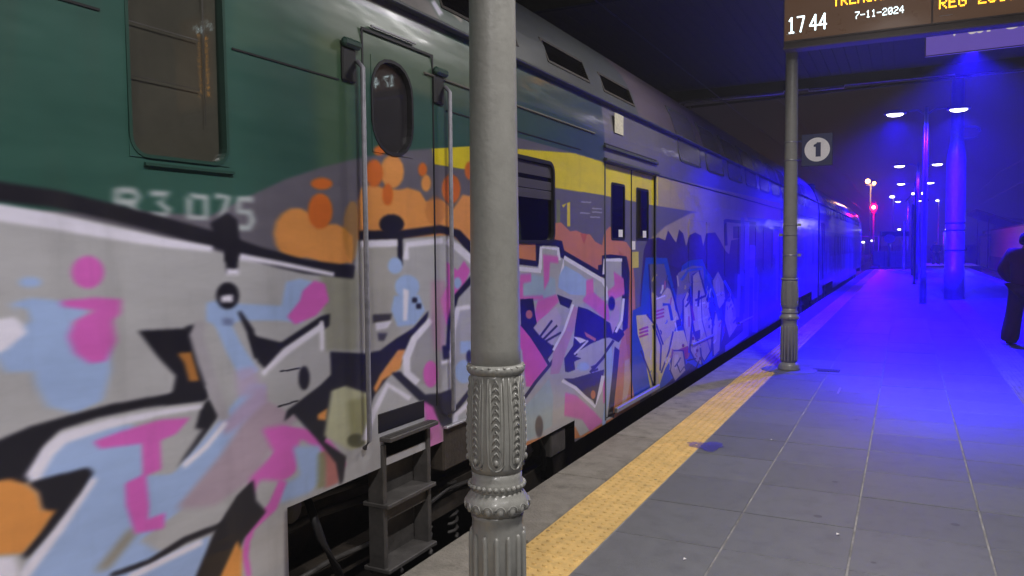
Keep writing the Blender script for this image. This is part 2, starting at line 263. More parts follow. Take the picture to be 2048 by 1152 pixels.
GDATA = """
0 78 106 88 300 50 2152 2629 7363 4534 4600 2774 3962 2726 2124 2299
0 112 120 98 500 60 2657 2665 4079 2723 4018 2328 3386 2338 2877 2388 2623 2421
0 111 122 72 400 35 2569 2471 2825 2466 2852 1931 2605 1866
0 106 102 114 80 100 1201 1662 1684 1681 2008 1675 2216 1763 2394 1835 2606 1900 2882 1970 3200 2036 3474 2076 4546 2193 4509 210 2426 179 1150 468
0 232 210 28 50 100 3493 2078 3925 2140 4546 2193 4542 1969 3922 1998 3510 1998
0 180 188 192 120 100 1648 1667 1652 1750 1629 1748 1625 1666
0 180 188 192 120 100 1639 1735 1699 1736 1703 1726 1700 1718 1639 1718 1637 1697 1704 1698 1727 1727 1708 1756 1641 1755
0 180 188 192 120 100 1665 1700 1707 1658 1726 1673 1683 1715
0 180 188 192 120 100 1760 1731 1822 1735 1782 1711 1821 1684 1810 1678 1759 1679 1757 1657 1816 1657 1846 1693 1808 1713 1841 1751 1762 1753
0 180 188 192 120 100 1918 1729 1980 1734 1979 1673 1927 1674 1933 1741 1905 1740 1905 1659 2000 1658 2004 1749 1920 1752
0 180 188 192 120 100 2032 1735 2081 1744 2042 1661 2071 1654 2111 1751 2035 1759
0 180 188 192 120 100 2220 1757 2136 1752 2130 1687 2190 1684 2195 1663 2186 1644 2135 1646 2133 1622 2200 1622 2228 1663 2209 1706 2155 1703 2156 1734 2217 1732
0 234 156 82 120 100 2588 1617 2572 1569 2532 1530 2476 1510 2417 1511 2366 1532 2333 1569 2322 1614 2336 1659 2372 1696 2424 1719 2483 1721 2537 1702 2575 1665
0 234 156 82 100 100 2357 1586 2476 1690 2631 1652 2764 1633 2817 1611 2813 1485 2593 1497 2356 1546
0 234 156 82 100 100 2815 1565 2800 1522 2760 1488 2704 1470 2645 1472 2593 1492 2559 1525 2548 1566 2562 1606 2598 1640 2651 1659 2710 1660 2764 1643 2802 1609
0 220 112 40 100 100 2682 1717 2673 1682 2649 1654 2616 1639 2580 1638 2549 1652 2529 1678 2522 1711 2531 1744 2553 1772 2585 1788 2621 1790 2653 1777 2675 1751
0 220 112 40 100 100 2686 1837 2678 1826 2658 1815 2629 1808 2597 1806 2570 1810 2551 1817 2544 1828 2552 1839 2571 1849 2599 1856 2630 1859 2659 1856 2679 1848
0 201 138 58 100 60 2890 1635 2881 1574 2859 1526 2829 1500 2797 1501 2770 1527 2752 1574 2747 1632 2756 1691 2777 1738 2806 1766 2837 1767 2866 1742 2885 1695
0 234 156 82 100 100 2861 1772 2885 1831 2972 1857 3070 1840 3195 1843 3260 1857 3373 1844 3428 1795 3525 1816 3616 1804 3694 1764 3805 1853 3918 1848 3910 1505 3690 1619 2856 1588
0 234 156 82 100 100 3232 1935 3221 1897 3191 1866 3150 1847 3106 1844 3067 1858 3041 1884 3033 1919 3043 1955 3071 1985 3110 2005 3155 2010 3195 1998 3223 1971
0 220 112 40 100 100 3056 1913 3048 1884 3028 1859 2999 1844 2968 1842 2941 1853 2923 1874 2917 1902 2924 1931 2944 1955 2972 1970 3003 1973 3031 1963 3050 1942
0 220 112 40 100 100 3076 2023 3071 2012 3057 2002 3038 1996 3017 1994 2998 1996 2985 2003 2981 2013 2986 2024 2999 2033 3018 2040 3039 2042 3058 2040 3071 2033
0 220 112 40 100 100 3135 1815 3130 1791 3117 1772 3098 1761 3078 1760 3061 1769 3049 1787 3045 1810 3050 1833 3063 1852 3081 1864 3101 1865 3119 1856 3131 1838
0 220 112 40 100 100 3442 1963 3437 1947 3425 1933 3408 1925 3389 1923 3372 1929 3361 1941 3357 1956 3362 1972 3374 1985 3391 1994 3410 1996 3426 1990 3438 1978
0 234 156 82 100 100 3479 1895 3473 1875 3459 1859 3440 1849 3419 1848 3400 1855 3387 1870 3383 1888 3389 1908 3402 1924 3421 1934 3442 1936 3461 1929 3474 1914
0 220 112 40 100 100 3783 1883 3772 1845 3742 1814 3701 1796 3656 1794 3617 1808 3591 1835 3582 1870 3592 1906 3620 1936 3660 1955 3705 1958 3746 1946 3774 1918
0 220 112 40 100 100 3933 1999 3928 1976 3913 1957 3892 1945 3869 1944 3848 1952 3835 1969 3830 1990 3836 2013 3850 2032 3871 2044 3894 2046 3915 2038 3929 2021
0 196 120 60 100 50 3615 1755 3604 1719 3575 1690 3534 1673 3490 1672 3451 1687 3426 1714 3417 1747 3427 1782 3455 1810 3494 1828 3538 1830 3578 1817 3606 1790
0 185 184 189 100 100 1201 1682 1434 1664 1628 1631 2026 1548 2353 1475 2810 1406 2856 1593 3664 1619 3940 1519 4503 1465 4480 217 3882 242 2728 478 2348 482 2314 -91 1150 468
0 143 143 120 200 70 2592 1458 2851 1450 2840 1080 2613 1108
0 167 161 140 200 35 2856 1588 3188 1589 3172 1039 2840 1080
0 32 30 40 100 100 1199 1694 1276 1691 1430 1681 1622 1647 1806 1609 2016 1561 2235 1504 2491 1450 2816 1415 2828 1473 2508 1505 2259 1558 2039 1616 1825 1661 1638 1698 1442 1732 1285 1745 1207 1751
0 32 30 40 100 100 2007 1648 2054 1673 2090 1689 2135 1664 2146 1563 2195 1537 2121 1548 2129 1506 2071 1507 2078 1557 2028 1585
0 240 236 255 100 100 1198 1637 1274 1636 1428 1616 1623 1586 1810 1562 2013 1543 2017 1565 1817 1593 1632 1625 1438 1661 1282 1684 1203 1688
0 240 236 255 100 100 2136 1512 2351 1483 2680 1428 2686 1447 2357 1504 2143 1538
0 224 106 202 100 100 1585 1484 1578 1462 1562 1444 1540 1435 1516 1437 1495 1447 1481 1466 1477 1487 1483 1509 1498 1526 1520 1535 1544 1535 1565 1525 1580 1507
0 168 192 240 100 100 1386 1461 1382 1454 1373 1449 1359 1447 1345 1447 1332 1451 1323 1457 1320 1464 1324 1471 1333 1476 1346 1478 1361 1478 1374 1474 1383 1468
0 168 192 240 130 100 1294 1404 1351 1418 1439 1403 1534 1388 1519 1349 1475 1333 1596 1250 1596 1170 1563 1079 1472 1057 1388 1093 1357 1161 1350 1203 1273 1212 1235 1278 1264 1328 1319 1333 1348 1351
0 240 236 255 100 100 1239 1361 1315 1366 1338 1318 1275 1273 1235 1264
0 185 184 189 100 100 1305 1395 1342 1384 1345 1352 1312 1358
0 224 106 202 120 100 1442 1403 1551 1406 1640 1395 1635 1349 1608 1329 1617 1263 1580 1201 1526 1202 1479 1239 1459 1293 1483 1340 1549 1365 1446 1385
0 32 30 40 100 100 1698 1287 1914 1275 1919 1185 1959 1071 1979 1013 1792 1024 1826 1066 1840 1116 1775 1186
0 184 122 62 100 100 1848 1194 1915 1191 1946 1082 1894 1087 1875 1155
0 32 30 40 100 100 1173 1014 1251 1026 1335 1045 1440 1053 1588 1062 1814 1058 1967 1050 1966 1006 1733 1028 1553 1030 1423 1017 1380 986 1348 927 1320 879 1246 902 1168 905
0 32 30 40 100 100 1979 1013 2023 943 1888 823 1828 794 1851 841 1918 925 1942 983
0 168 192 240 120 100 1329 895 1379 964 1438 993 1552 999 1660 987 1710 918 1706 801 1813 780 1933 858 2063 951 2178 1036 2255 1013 2279 929 2094 811 1928 704 1839 640 1678 589 1772 504 1965 508 1950 84 1200 444 1319 655 1396 718 1487 836 1402 860
0 185 184 189 150 100 1710 918 1871 934 1946 904 1845 807 1813 780 1725 804
0 182 162 180 200 100 1823 654 2022 790 2255 1003 2336 959 2448 855 2273 749 2164 657 1992 611 1881 636
0 187 168 204 200 100 2026 902 2176 987 2256 1033 2267 951 2122 882 2048 859
0 240 236 255 100 100 1350 874 1400 943 1441 972 1589 986 1773 989 1948 980 1946 995 1770 1011 1583 1016 1428 1008 1369 976 1314 906
0 155 149 138 200 100 1647 650 1670 617 1559 533 1517 550
0 32 30 40 100 100 1317 882 1402 883 1507 880 1523 860 1477 792 1396 718 1308 662 1298 684 1375 767 1354 804 1350 845
0 240 236 255 100 100 1521 848 1400 732 1277 622 1300 593 1422 709 1536 833
0 234 156 82 100 100 1169 921 1274 909 1320 879 1350 845 1360 793 1401 777 1348 722 1300 683 1161 725
0 240 236 255 100 100 1211 702 1278 682 1290 637 1200 444
0 224 106 202 110 100 1526 957 1620 968 1770 976 1893 958 1833 914 1768 905 1768 805 1709 800 1717 696 1711 653 1778 652 1772 599 1661 619 1632 722 1631 796 1698 806 1698 911 1549 929
0 32 30 40 100 100 1885 1282 1909 1191 1950 1059 1985 1062 1947 1195 1927 1287
0 179 174 184 100 100 1937 1304 1900 1252 1932 1145 1976 1033 2026 917 2075 922 2030 1039 1992 1152 1961 1248 1980 1284
0 168 192 240 100 100 2013 1281 2066 1170 2134 1052 2224 1078 2140 1191 2077 1299
0 187 168 204 200 80 2106 1098 2114 990 2240 985 2205 1097
0 240 236 255 100 100 2046 917 1951 848 1850 802 1865 782 1968 830 2063 901
0 168 192 240 100 100 1979 1361 2043 1368 2133 1347 2354 1323 2385 1419 2467 1428 2546 1412 2550 1331 2473 1241 2346 1263 2136 1282 2039 1263 1976 1296
0 224 106 202 100 100 2481 1377 2553 1416 2622 1400 2646 1325 2560 1266 2431 1239 2386 1276 2464 1337
0 32 30 40 100 100 2073 1548 2075 1464 2128 1463 2136 1547
0 240 236 255 100 100 2075 1481 2138 1479 2137 1455 2074 1457
0 32 30 40 100 100 2134 1377 2128 1355 2112 1339 2089 1330 2065 1332 2044 1343 2029 1362 2025 1384 2031 1405 2046 1421 2068 1430 2093 1429 2115 1418 2130 1400
0 240 236 255 100 100 2046 1382 2105 1383 2104 1354 2045 1357
0 127 140 184 100 100 2050 1299 2102 1292 2101 1266 2053 1271
0 32 30 40 100 100 2126 1314 2168 1236 2204 1127 2230 1129 2202 1242 2139 1319
0 32 30 40 100 100 2179 1224 2349 1174 2586 1259 2651 1267 2643 1215 2458 1148 2271 1067 2222 1113
0 185 184 189 100 100 2270 1061 2385 1147 2597 1230 2612 1065 2576 971 2410 862 2267 951
0 240 236 255 100 100 2250 1051 2383 1121 2611 1207 2590 1231 2357 1148 2232 1068
0 240 236 255 100 100 2582 1242 2581 1112 2607 1109 2608 1240
0 32 30 40 100 100 2511 1003 2507 982 2497 965 2483 958 2469 960 2456 972 2447 991 2445 1014 2449 1035 2458 1051 2472 1059 2487 1057 2500 1045 2509 1026
0 32 30 40 30 100 2340 1054 2456 1051 2454 1057 2338 1060
0 32 30 40 30 100 2324 913 2440 917 2437 923 2322 920
0 224 106 202 160 100 2233 846 2332 837 2452 774 2432 721 2417 630 2338 609 2216 647 2156 581 2164 667 2295 733
0 224 106 202 100 100 2418 659 2409 634 2388 617 2357 614 2325 622 2296 642 2277 668 2271 696 2279 721 2300 737 2329 742 2362 734 2391 715 2411 688
0 224 106 202 140 100 2326 798 2470 745 2566 676 2682 557 2738 570 2634 709 2494 789 2336 836
0 168 192 240 160 100 2400 735 2567 700 2569 545 2492 512 2321 521 2323 593 2440 602
0 192 122 120 120 100 2593 683 2732 581 2681 503 2594 505
0 138 135 87 150 70 2554 670 2605 669 2594 512 2542 518
0 224 106 202 100 100 2320 620 2258 537 2139 486 2111 380 2134 286 2168 279 2146 367 2176 457 2300 502 2362 596
0 185 184 189 100 100 2156 423 2319 470 2333 211 2199 167 2160 183
0 32 30 40 100 100 2180 657 2192 570 2243 510 2126 443 2033 313 1862 126 1780 165 1898 385 1989 519 2097 618
0 234 156 82 100 100 2005 339 2091 449 2114 398 2103 207 1953 176
0 32 30 40 100 100 1569 507 1717 495 1862 519 2016 519 2096 520 2092 532 2008 540 1851 542 1709 515 1565 521
0 240 236 255 100 100 1633 469 1777 478 1936 486 1926 509 1767 502 1623 494
0 32 30 40 100 100 2410 871 2355 849 2373 891 2576 961 2649 997 2646 1100 2899 1059 3007 1060 3140 1103 3290 1141 3437 1220 3411 1143 3270 1089 3205 984 3093 938 2954 850 2890 767 2740 865 2594 711 2739 609 2715 505 2694 488 2670 597 2568 711
0 234 156 82 100 100 3224 1038 3170 949 3023 912 2970 860 2947 885 3004 944 3155 1046
0 234 156 82 100 100 2553 838 2621 854 2610 801 2558 815
0 196 196 164 150 100 2647 927 2743 933 2905 871 2925 640 2776 628 2595 737
0 138 135 87 200 60 2758 862 2904 859 2910 667 2787 648
0 74 74 52 100 80 2879 650 2872 637 2853 630 2826 630 2797 637 2772 649 2755 665 2749 680 2755 693 2773 700 2799 700 2828 694 2855 682 2873 666
0 185 184 189 100 100 2898 634 2960 777 3063 893 3275 773 3387 614 3158 535 2930 445 2764 491 2746 589
0 240 236 255 100 100 2893 642 2973 764 3070 871 3241 773 3265 791 3056 900 2931 783 2851 661
0 32 30 40 100 100 3093 938 3169 934 3391 779 3539 761 3669 764 3659 557 3599 508 3485 648 3334 757
0 143 138 136 150 40 3221 919 3309 861 3539 786 3648 981 3681 1257 3605 1372 3450 1166 3306 1075
0 240 236 255 100 100 3438 1183 3271 1099 3189 1003 3200 913 3306 842 3349 863 3260 921 3258 986 3324 1073 3481 1157
0 32 30 40 100 100 2864 1588 3191 1598 3561 1631 3718 1612 3900 1502 3980 1537 3770 1651 3561 1675 3186 1640 2864 1634
0 32 30 40 100 100 3225 1672 3213 1650 3183 1633 3140 1622 3094 1622 3054 1631 3027 1647 3017 1668 3028 1689 3056 1706 3097 1717 3143 1718 3185 1710 3214 1694
0 32 30 40 100 100 3167 1614 3163 1465 3206 1464 3210 1615
0 240 236 255 100 100 2877 1556 3162 1560 3162 1594 2877 1588
0 240 236 255 100 100 3263 1492 3260 1556 3593 1575 3587 1607 3236 1583 3211 1495
0 240 236 255 100 100 3605 1577 3703 1542 3897 1453 3958 1487 3749 1574 3637 1605
0 168 192 240 100 100 3206 1464 3199 1446 3181 1432 3155 1424 3127 1425 3102 1434 3085 1449 3080 1467 3086 1485 3104 1499 3129 1507 3157 1507 3182 1498 3200 1483
0 168 192 240 100 100 3355 1351 3343 1325 3311 1305 3265 1296 3216 1299 3173 1313 3144 1336 3135 1362 3146 1388 3176 1407 3219 1417 3268 1415 3313 1402 3344 1379
0 168 192 240 100 100 3129 1318 3349 1310 3403 1223 3308 1157 3154 1162 3102 1246
0 240 236 255 100 100 3207 1351 3259 1336 3237 1184 3202 1188
0 32 30 40 100 100 3285 1298 3330 1296 3330 1270 3284 1273
0 32 30 40 100 100 3320 1265 3367 1262 3366 1236 3320 1239
0 69 65 63 100 100 2954 1238 3110 1230 3093 1197 2953 1198
0 240 236 255 100 100 2972 1196 3109 1196 3071 1162 2979 1159
0 74 71 86 100 100 2990 1146 3070 1138 3041 1104 2997 1109
0 224 106 202 100 100 3623 1476 3739 1423 3812 1478 3879 1419 3792 1307 3680 1201 3614 1118 3551 1266 3625 1344
0 197 139 176 200 60 3465 1378 3605 1372 3596 987 3485 1001 3459 1165
0 168 192 240 100 100 3782 1350 3777 1336 3764 1325 3746 1319 3727 1320 3710 1327 3698 1340 3694 1354 3699 1369 3711 1380 3729 1386 3748 1385 3765 1378 3777 1365
0 224 106 202 100 100 3521 868 3513 837 3491 815 3462 806 3429 811 3401 830 3382 858 3375 890 3383 920 3404 942 3433 952 3465 948 3494 929 3514 901
0 185 184 189 100 100 3681 1257 3907 1359 3894 774 3669 753
0 32 30 40 100 100 3882 1387 3696 1285 3629 1152 3603 987 3650 980 3675 1144 3743 1269 3933 1361
0 240 236 255 100 100 3870 1224 3709 1220 3653 1093 3644 930 3550 938 3556 915 3691 914 3712 1084 3760 1197 3879 1195
0 32 30 40 100 100 3565 1018 3627 1011 3636 940 3574 940
0 168 192 240 100 100 3757 1019 3899 1009 3897 935 3755 950
0 168 192 240 100 100 3907 825 3895 796 3864 776 3820 770 3772 777 3730 797 3702 825 3693 856 3704 884 3733 904 3775 912 3823 905 3866 886 3896 857
0 47 49 66 100 100 3891 915 3887 899 3877 887 3863 882 3848 884 3834 893 3825 908 3822 924 3826 940 3836 952 3850 958 3865 956 3879 947 3888 932
0 32 30 40 100 100 3904 756 3757 688 3645 636 3687 610 3796 665 3941 735
0 240 236 255 100 100 3876 668 3679 622 3647 504 3711 487 3727 599 3906 644
0 224 106 202 120 100 3372 750 3467 700 3534 583 3557 495 3441 467 3397 612
0 192 138 174 150 60 3435 604 3637 561 3528 363 3439 386
0 138 125 124 200 80 2925 2886 3141 2857 3605 2891 3698 2726 3534 2713 3014 2703 2743 2779
0 156 147 176 100 70 2818 2677 3079 2680 3518 2686 3544 2717 3102 2711 2840 2708
0 240 236 255 100 100 3617 2888 3665 2821 3727 2854 3666 2915
0 167 159 144 100 100 3771 2934 3820 2887 3912 2849 3951 2871 3871 2917 3809 2956
1 106 102 114 40 100 4470 1993 5106 1973 6141 1977 7588 1958 16362 2044 37920 1954 83532 939 86339 -4133 4430 -102
1 232 210 28 40 100 3676 2109 4516 2186 5486 2258 6143 2247 7692 2260 7693 1957 6141 1977 5106 1973 3672 1950
1 185 168 104 40 100 7692 2260 9485 2290 16201 2387 16362 2044 9491 1956 7693 1957
1 140 133 116 400 40 5054 2586 6448 2643 6266 2448 4877 2557
1 125 131 72 40 100 5132 1892 5195 1888 5193 1707 5130 1713
1 232 210 28 30 100 5256 1838 5327 1877 5323 1702 5381 1703 5382 1886 5225 1855
1 189 185 204 60 80 5603 1893 5817 1899 5818 1908 5605 1901
1 189 185 204 60 80 5839 1852 6068 1857 6069 1866 5840 1861
1 189 185 204 60 80 5838 1824 6068 1828 6069 1837 5840 1833
1 189 185 204 60 80 5582 1807 5794 1811 5795 1819 5583 1816
1 189 185 204 60 80 5794 1783 6020 1785 6022 1795 5795 1791
1 207 131 80 60 100 4463 1653 4581 1674 4656 1669 4751 1721 4863 1693 4981 1748 5067 1718 5211 1729 5381 1666 5499 1675 5633 1654 5793 1648 5904 1592 6066 1560 6115 1651 6287 1721 6415 1698 6521 1612 6741 1586 6885 1512 6974 1230 7005 851 6914 578 7035 276 7097 48 6355 53 5778 27 4436 228
1 196 96 60 60 100 4536 1667 4626 1675 4610 1612 4550 1608
1 196 96 60 60 100 5581 1653 5728 1647 5663 1568
1 176 98 44 100 60 6520 1515 6827 1421 6944 574 6825 403 6655 882
1 185 184 189 50 100 4459 1440 4778 1425 4812 1572 5173 1561 5208 1473 6064 1285 6113 1447 6629 1438 6769 1239 6739 875 6517 627 6435 371 6355 66 5564 67 5462 168 4616 246 4437 260
1 32 30 40 50 100 4440 1444 4804 1416 4816 1453 4451 1482
1 32 30 40 50 100 4772 1603 4979 1611 5228 1594 5264 1524 6089 1330 6017 1287 5171 1481 5145 1554 4877 1562 4859 1430 4778 1432
1 32 30 40 50 100 5971 1396 6065 1402 6066 1477 6311 1482 6741 1459 6827 1306 6797 1054 6768 803 6627 776 6601 1246 6601 1425 6162 1433 6136 1282 5971 1322
1 240 236 255 40 100 4455 1399 4854 1370 4862 1401 4462 1428
1 240 236 255 40 100 4871 1395 4882 1540 5135 1526 5139 1452 5203 1453 5173 1546 4839 1556 4813 1398
1 240 236 255 40 100 5267 1345 5258 1457 6047 1255 6136 1199 6135 1097 6234 1091 6235 1201 6106 1281 5270 1488 5184 1351
1 240 236 255 40 100 6155 1315 6151 1426 6615 1413 6615 1445 6100 1450 6071 1319
1 168 192 240 70 100 5282 1413 5557 1344 5746 1282 5680 1166 5375 1192 5150 1256 5170 1343
1 166 188 208 80 100 4531 1382 5097 1327 5113 1193 4879 1144 4499 1243
1 220 114 194 80 100 4531 1373 4698 1373 4697 1319 4574 1312 4573 1226 4889 1213 4888 1185 4498 1204
1 220 114 194 80 100 4885 1499 5153 1481 5162 1430 4909 1450
1 220 114 194 80 100 4893 1471 5012 1483 4992 1314 4906 1247
1 220 114 194 80 100 4798 1184 5113 1207 5167 1153 5006 1099 4819 968 4707 1020
1 220 114 194 80 100 5703 1284 5857 1294 5867 1180 6135 1080 6158 926 5877 1041 5617 1131 5702 1165
1 220 114 194 80 100 6387 1333 6656 1262 6683 1116 6284 1079 6234 1168 6413 1210
1 220 114 194 80 100 6075 1101 6258 1046 6283 915 6110 922
1 220 114 194 80 100 5270 465 5485 405 5870 205 6080 79 5779 60 5607 193 5248 296
1 220 114 194 80 100 6070 429 6280 404 6254 226 6081 232
1 32 30 40 40 100 4528 1209 4726 1203 4756 1091 4818 948 5108 822 4932 744 4689 852 4539 1030
1 201 120 58 50 100 4716 1095 4711 1082 4695 1072 4673 1068 4649 1070 4628 1078 4613 1090 4608 1103 4614 1116 4629 1125 4650 1129 4674 1128 4696 1120 4711 1108
1 196 182 204 60 100 4723 1002 4820 1045 5112 1120 5220 1009 5037 845 4834 932
1 32 30 40 30 100 4848 926 5054 1019 5026 1031 4821 937
1 32 30 40 30 100 4895 899 5141 974 5116 987 4872 912
1 32 30 40 30 100 4809 866 5210 915 5192 930 4793 880
1 224 96 188 50 100 4452 1077 4584 1012 4706 932 4882 786 4948 713 4716 602 4607 620 4551 869 4450 947
1 32 30 40 30 100 4528 1040 4675 944 4896 772 4977 697 5023 701 4934 777 4705 950 4551 1046
1 32 30 40 30 100 4594 536 4783 619 5039 709 5242 816 5458 952 5405 968 5194 832 4997 727 4745 638 4557 554
1 170 189 200 60 100 4590 488 4828 562 4981 616 5050 481 5029 267 4616 252
1 58 53 64 100 80 4874 293 4867 260 4848 238 4821 229 4792 235 4766 256 4749 286 4743 321 4750 352 4768 375 4795 385 4824 379 4850 359 4868 328
1 194 148 180 60 100 5413 1106 5554 1073 5471 948 5293 778 5160 625 4999 642 5054 793 5276 967
1 240 236 255 40 100 5410 1117 5235 937 5035 814 5074 800 5278 926 5456 1108
1 32 30 40 40 100 5131 1206 5423 1144 5354 1088 5185 1130
1 32 30 40 40 100 5533 1090 5744 1051 6627 794 6682 752 6517 698 6282 768 6085 781 5741 755 5468 710 5740 642 5487 568 5272 623 5254 723 5429 799 5471 948
1 185 184 189 40 100 5489 738 5807 771 6085 781 6333 684 6358 550 6011 472 5738 465 5310 610 5467 609 5448 674 5591 678
1 220 216 226 30 100 5462 721 5628 762 5757 795 5726 810 5598 777 5434 735
1 240 236 255 30 100 5430 868 5572 845 5720 805 5571 798
1 204 122 58 30 100 5656 884 5921 799 5897 777 5699 839
1 168 192 240 80 100 5772 589 5758 576 5719 569 5663 570 5601 579 5547 594 5511 611 5498 628 5511 642 5548 649 5602 648 5663 640 5719 625 5758 607
1 32 30 40 30 100 5814 568 5974 570 5956 587 5797 585
1 32 30 40 30 100 5813 535 5972 532 5957 550 5798 553
1 32 30 40 30 100 5252 573 5426 546 6107 516 6010 312 5893 250 5848 300 5465 463
1 201 120 58 50 100 5905 339 5899 324 5883 314 5861 311 5836 315 5813 326 5798 342 5792 359 5798 374 5814 384 5836 387 5861 383 5884 372 5900 356
1 240 236 255 40 100 5199 555 5444 463 5888 229 6050 344 6124 460 6041 478 5970 365 5898 256 5487 477 5230 573
1 168 192 240 60 100 6181 668 6333 693 6383 511 6254 226 6128 35 6055 50 6155 330
1 201 169 196 50 100 6283 915 6412 1079 6573 1069 6518 894 6359 786
1 240 236 255 30 100 6621 1085 6566 893 6408 804 6467 788 6633 882 6690 1078
1 32 30 40 80 100 6425 1052 6416 1026 6391 1006 6354 997 6314 1001 6279 1015 6254 1038 6246 1064 6255 1090 6279 1109 6315 1118 6355 1116 6391 1102 6416 1079
1 32 30 40 30 100 5804 529 6095 605 6411 722 6358 740 6048 624 5763 549
1 32 30 40 40 100 6410 675 6544 623 6462 367 6355 53 6228 92 6331 387
1 216 207 192 100 60 6682 515 6825 514 6884 347 6738 138 6597 109 6653 291
1 184 166 124 80 100 7385 1597 7951 1755 9000 1927 10629 2065 12538 2067 12807 1868 12057 1701 11533 1419 7419 1508
1 55 40 90 70 100 7255 1509 7385 1616 7695 1638 7952 1609 8065 1715 8264 1631 8387 1588 8511 1733 8685 1691 8821 1543 8957 1671 9243 1709 9548 1676 9655 1541 9814 1704 10330 1724 10641 1619 10970 1481 11246 1422 11381 1622 12059 1655 12896 1870 16230 1941 16378 -263 7257 93 7128 1032
1 31 79 208 50 100 7320 1440 8029 1424 8227 1178 8392 1005 8645 1330 8961 1380 9605 1386 9879 1235 10285 1091 10660 870 11002 357 10554 88 9525 19 8930 188 7962 76 7423 74 6974 95 6854 398 6914 953 7160 973 7223 1220
1 107 101 128 50 100 7419 1375 7916 1363 8069 1184 8229 1004 8071 907 7627 969 7471 1110
1 205 187 152 40 100 7522 1097 7734 1014 8031 1112 8248 1068 8352 853 8652 706 8354 644 8153 512 7883 500 7558 752 7471 950
1 232 216 112 40 100 7020 897 7354 880 7592 759 7883 532 8273 619 9019 567 9069 371 8357 389 7960 257 7702 87 7560 40 7456 159 7256 516 7066 712
1 205 187 152 40 100 7559 295 7701 248 7738 139 7595 8 7457 58
1 176 48 64 20 100 7122 741 7414 742 7395 761 7104 760
1 176 48 64 20 100 7122 708 7414 707 7395 726 7104 726
1 176 48 64 20 100 7122 674 7414 672 7395 691 7104 692
1 176 48 64 20 100 7636 880 7927 883 7909 900 7619 896
1 176 48 64 20 100 7636 844 7928 846 7910 863 7619 861
1 176 48 64 20 100 7636 808 7928 809 7910 827 7619 825
1 176 58 68 30 100 8526 368 8928 376 8930 235 8527 255
1 176 58 68 30 100 8245 379 8941 367 8914 386 8223 397
1 133 124 150 60 100 8474 1251 9103 1318 9660 1292 9775 923 9562 874 9012 1086 8783 924 8522 717 8393 950
1 205 187 152 50 100 9105 1200 9452 1249 9886 865 10239 499 10129 181 9737 90 9366 312 9113 665
1 42 47 106 30 100 9128 1191 9417 1244 9843 866 10192 503 10083 189 9746 99 9405 310 9152 662 9144 1199 9067 1201 9075 668 9327 314 9728 81 10174 173 10287 496 9930 865 9487 1253 9083 1208
1 226 214 196 60 70 9376 963 9501 986 9652 797 9768 624 9733 469 9603 413 9473 513 9381 688
1 205 187 152 50 100 8694 930 8965 1059 9113 665 8975 324 8697 644
1 42 47 106 30 100 8726 924 8931 1057 9075 668 8957 334 8733 642 8729 928 8658 933 8662 647 8994 313 9152 661 8999 1061 8662 936
1 226 214 196 60 70 8772 865 8866 931 8917 738 8871 567 8774 721
1 205 187 152 50 100 10167 1096 10525 1216 10916 1051 11058 776 10602 683 10230 896
1 42 47 106 30 100 10207 1089 10522 1205 10864 1050 11004 782 10620 692 10276 896 10213 1095 10120 1097 10184 896 10584 674 11112 771 10967 1051 10529 1226 10126 1103
1 226 214 196 60 70 10366 1067 10493 1128 10626 1048 10674 916 10521 864 10389 966
1 205 187 152 50 100 10990 795 11407 812 11863 558 11948 338 11283 213 10931 504
1 42 47 106 30 100 11014 783 11366 806 11803 560 11888 347 11301 222 10984 501 11044 791 10936 799 10878 508 11264 204 12009 329 11923 556 11447 817 10965 806
1 226 214 196 60 70 11175 713 11322 724 11477 604 11506 499 11282 424 11156 564
1 205 187 152 50 100 9115 545 9520 319 9630 54 9268 166 9022 318
1 42 47 106 30 100 9081 544 9480 321 9589 63 9299 168 9060 314 9153 541 9077 550 8985 321 9237 164 9671 45 9560 317 9149 547
1 226 214 196 60 70 9188 454 9328 347 9366 220 9242 266 9155 337
1 205 187 152 50 100 10354 689 10799 516 10680 113 10248 87 10181 439
1 42 47 106 30 100 10315 686 10747 519 10630 122 10293 85 10229 434 10403 683 10307 694 10134 444 10204 88 10730 104 10851 513 10394 692
1 226 214 196 60 70 10352 574 10504 493 10465 294 10317 270 10291 446
1 205 187 152 50 100 8254 412 8700 357 8839 107 8360 55 8155 207
1 42 47 106 30 100 8254 404 8671 356 8804 115 8360 64 8187 203 8286 407 8222 418 8124 211 8360 46 8875 99 8730 359 8254 421
1 226 214 196 60 70 8341 356 8496 337 8542 217 8379 179 8306 250
1 42 47 106 30 100 7136 547 7397 316 7603 81 7658 76 7448 314 7184 547
1 42 47 106 30 100 7531 752 7780 522 7744 268 7803 259 7838 517 7584 752
1 42 47 106 30 100 7333 876 7602 754 7855 522 7912 521 7653 757 7375 883
1 42 47 106 30 100 8241 624 8084 436 7783 239 7838 225 8144 424 8304 614
1 42 47 106 30 100 8040 1183 8238 1012 8532 714 8598 713 8300 1013 8099 1186
1 42 47 106 30 100 7393 1375 7444 1111 7495 808 7550 803 7498 1109 7446 1375
1 64 104 224 50 100 8648 1152 8945 1251 9617 1253 9598 1284 8887 1278 8559 1172
1 64 104 224 50 100 9815 1181 10277 889 10528 537 10684 529 10423 889 9945 1188
1 64 104 224 50 100 10843 1059 11615 734 11930 337 12126 324 11794 734 10988 1070
1 232 224 240 30 100 7601 1005 7966 1023 7945 1039 7582 1020
1 232 224 240 30 100 9268 824 9789 824 9765 844 9246 843
1 232 224 240 30 100 9425 629 9963 632 9931 653 9397 648
1 232 224 240 30 100 10429 875 10873 890 10834 911 10392 896
1 122 32 56 20 100 9226 438 9220 429 9203 424 9179 422 9152 425 9127 432 9110 441 9104 451 9110 459 9127 465 9151 466 9178 463 9203 457 9220 448
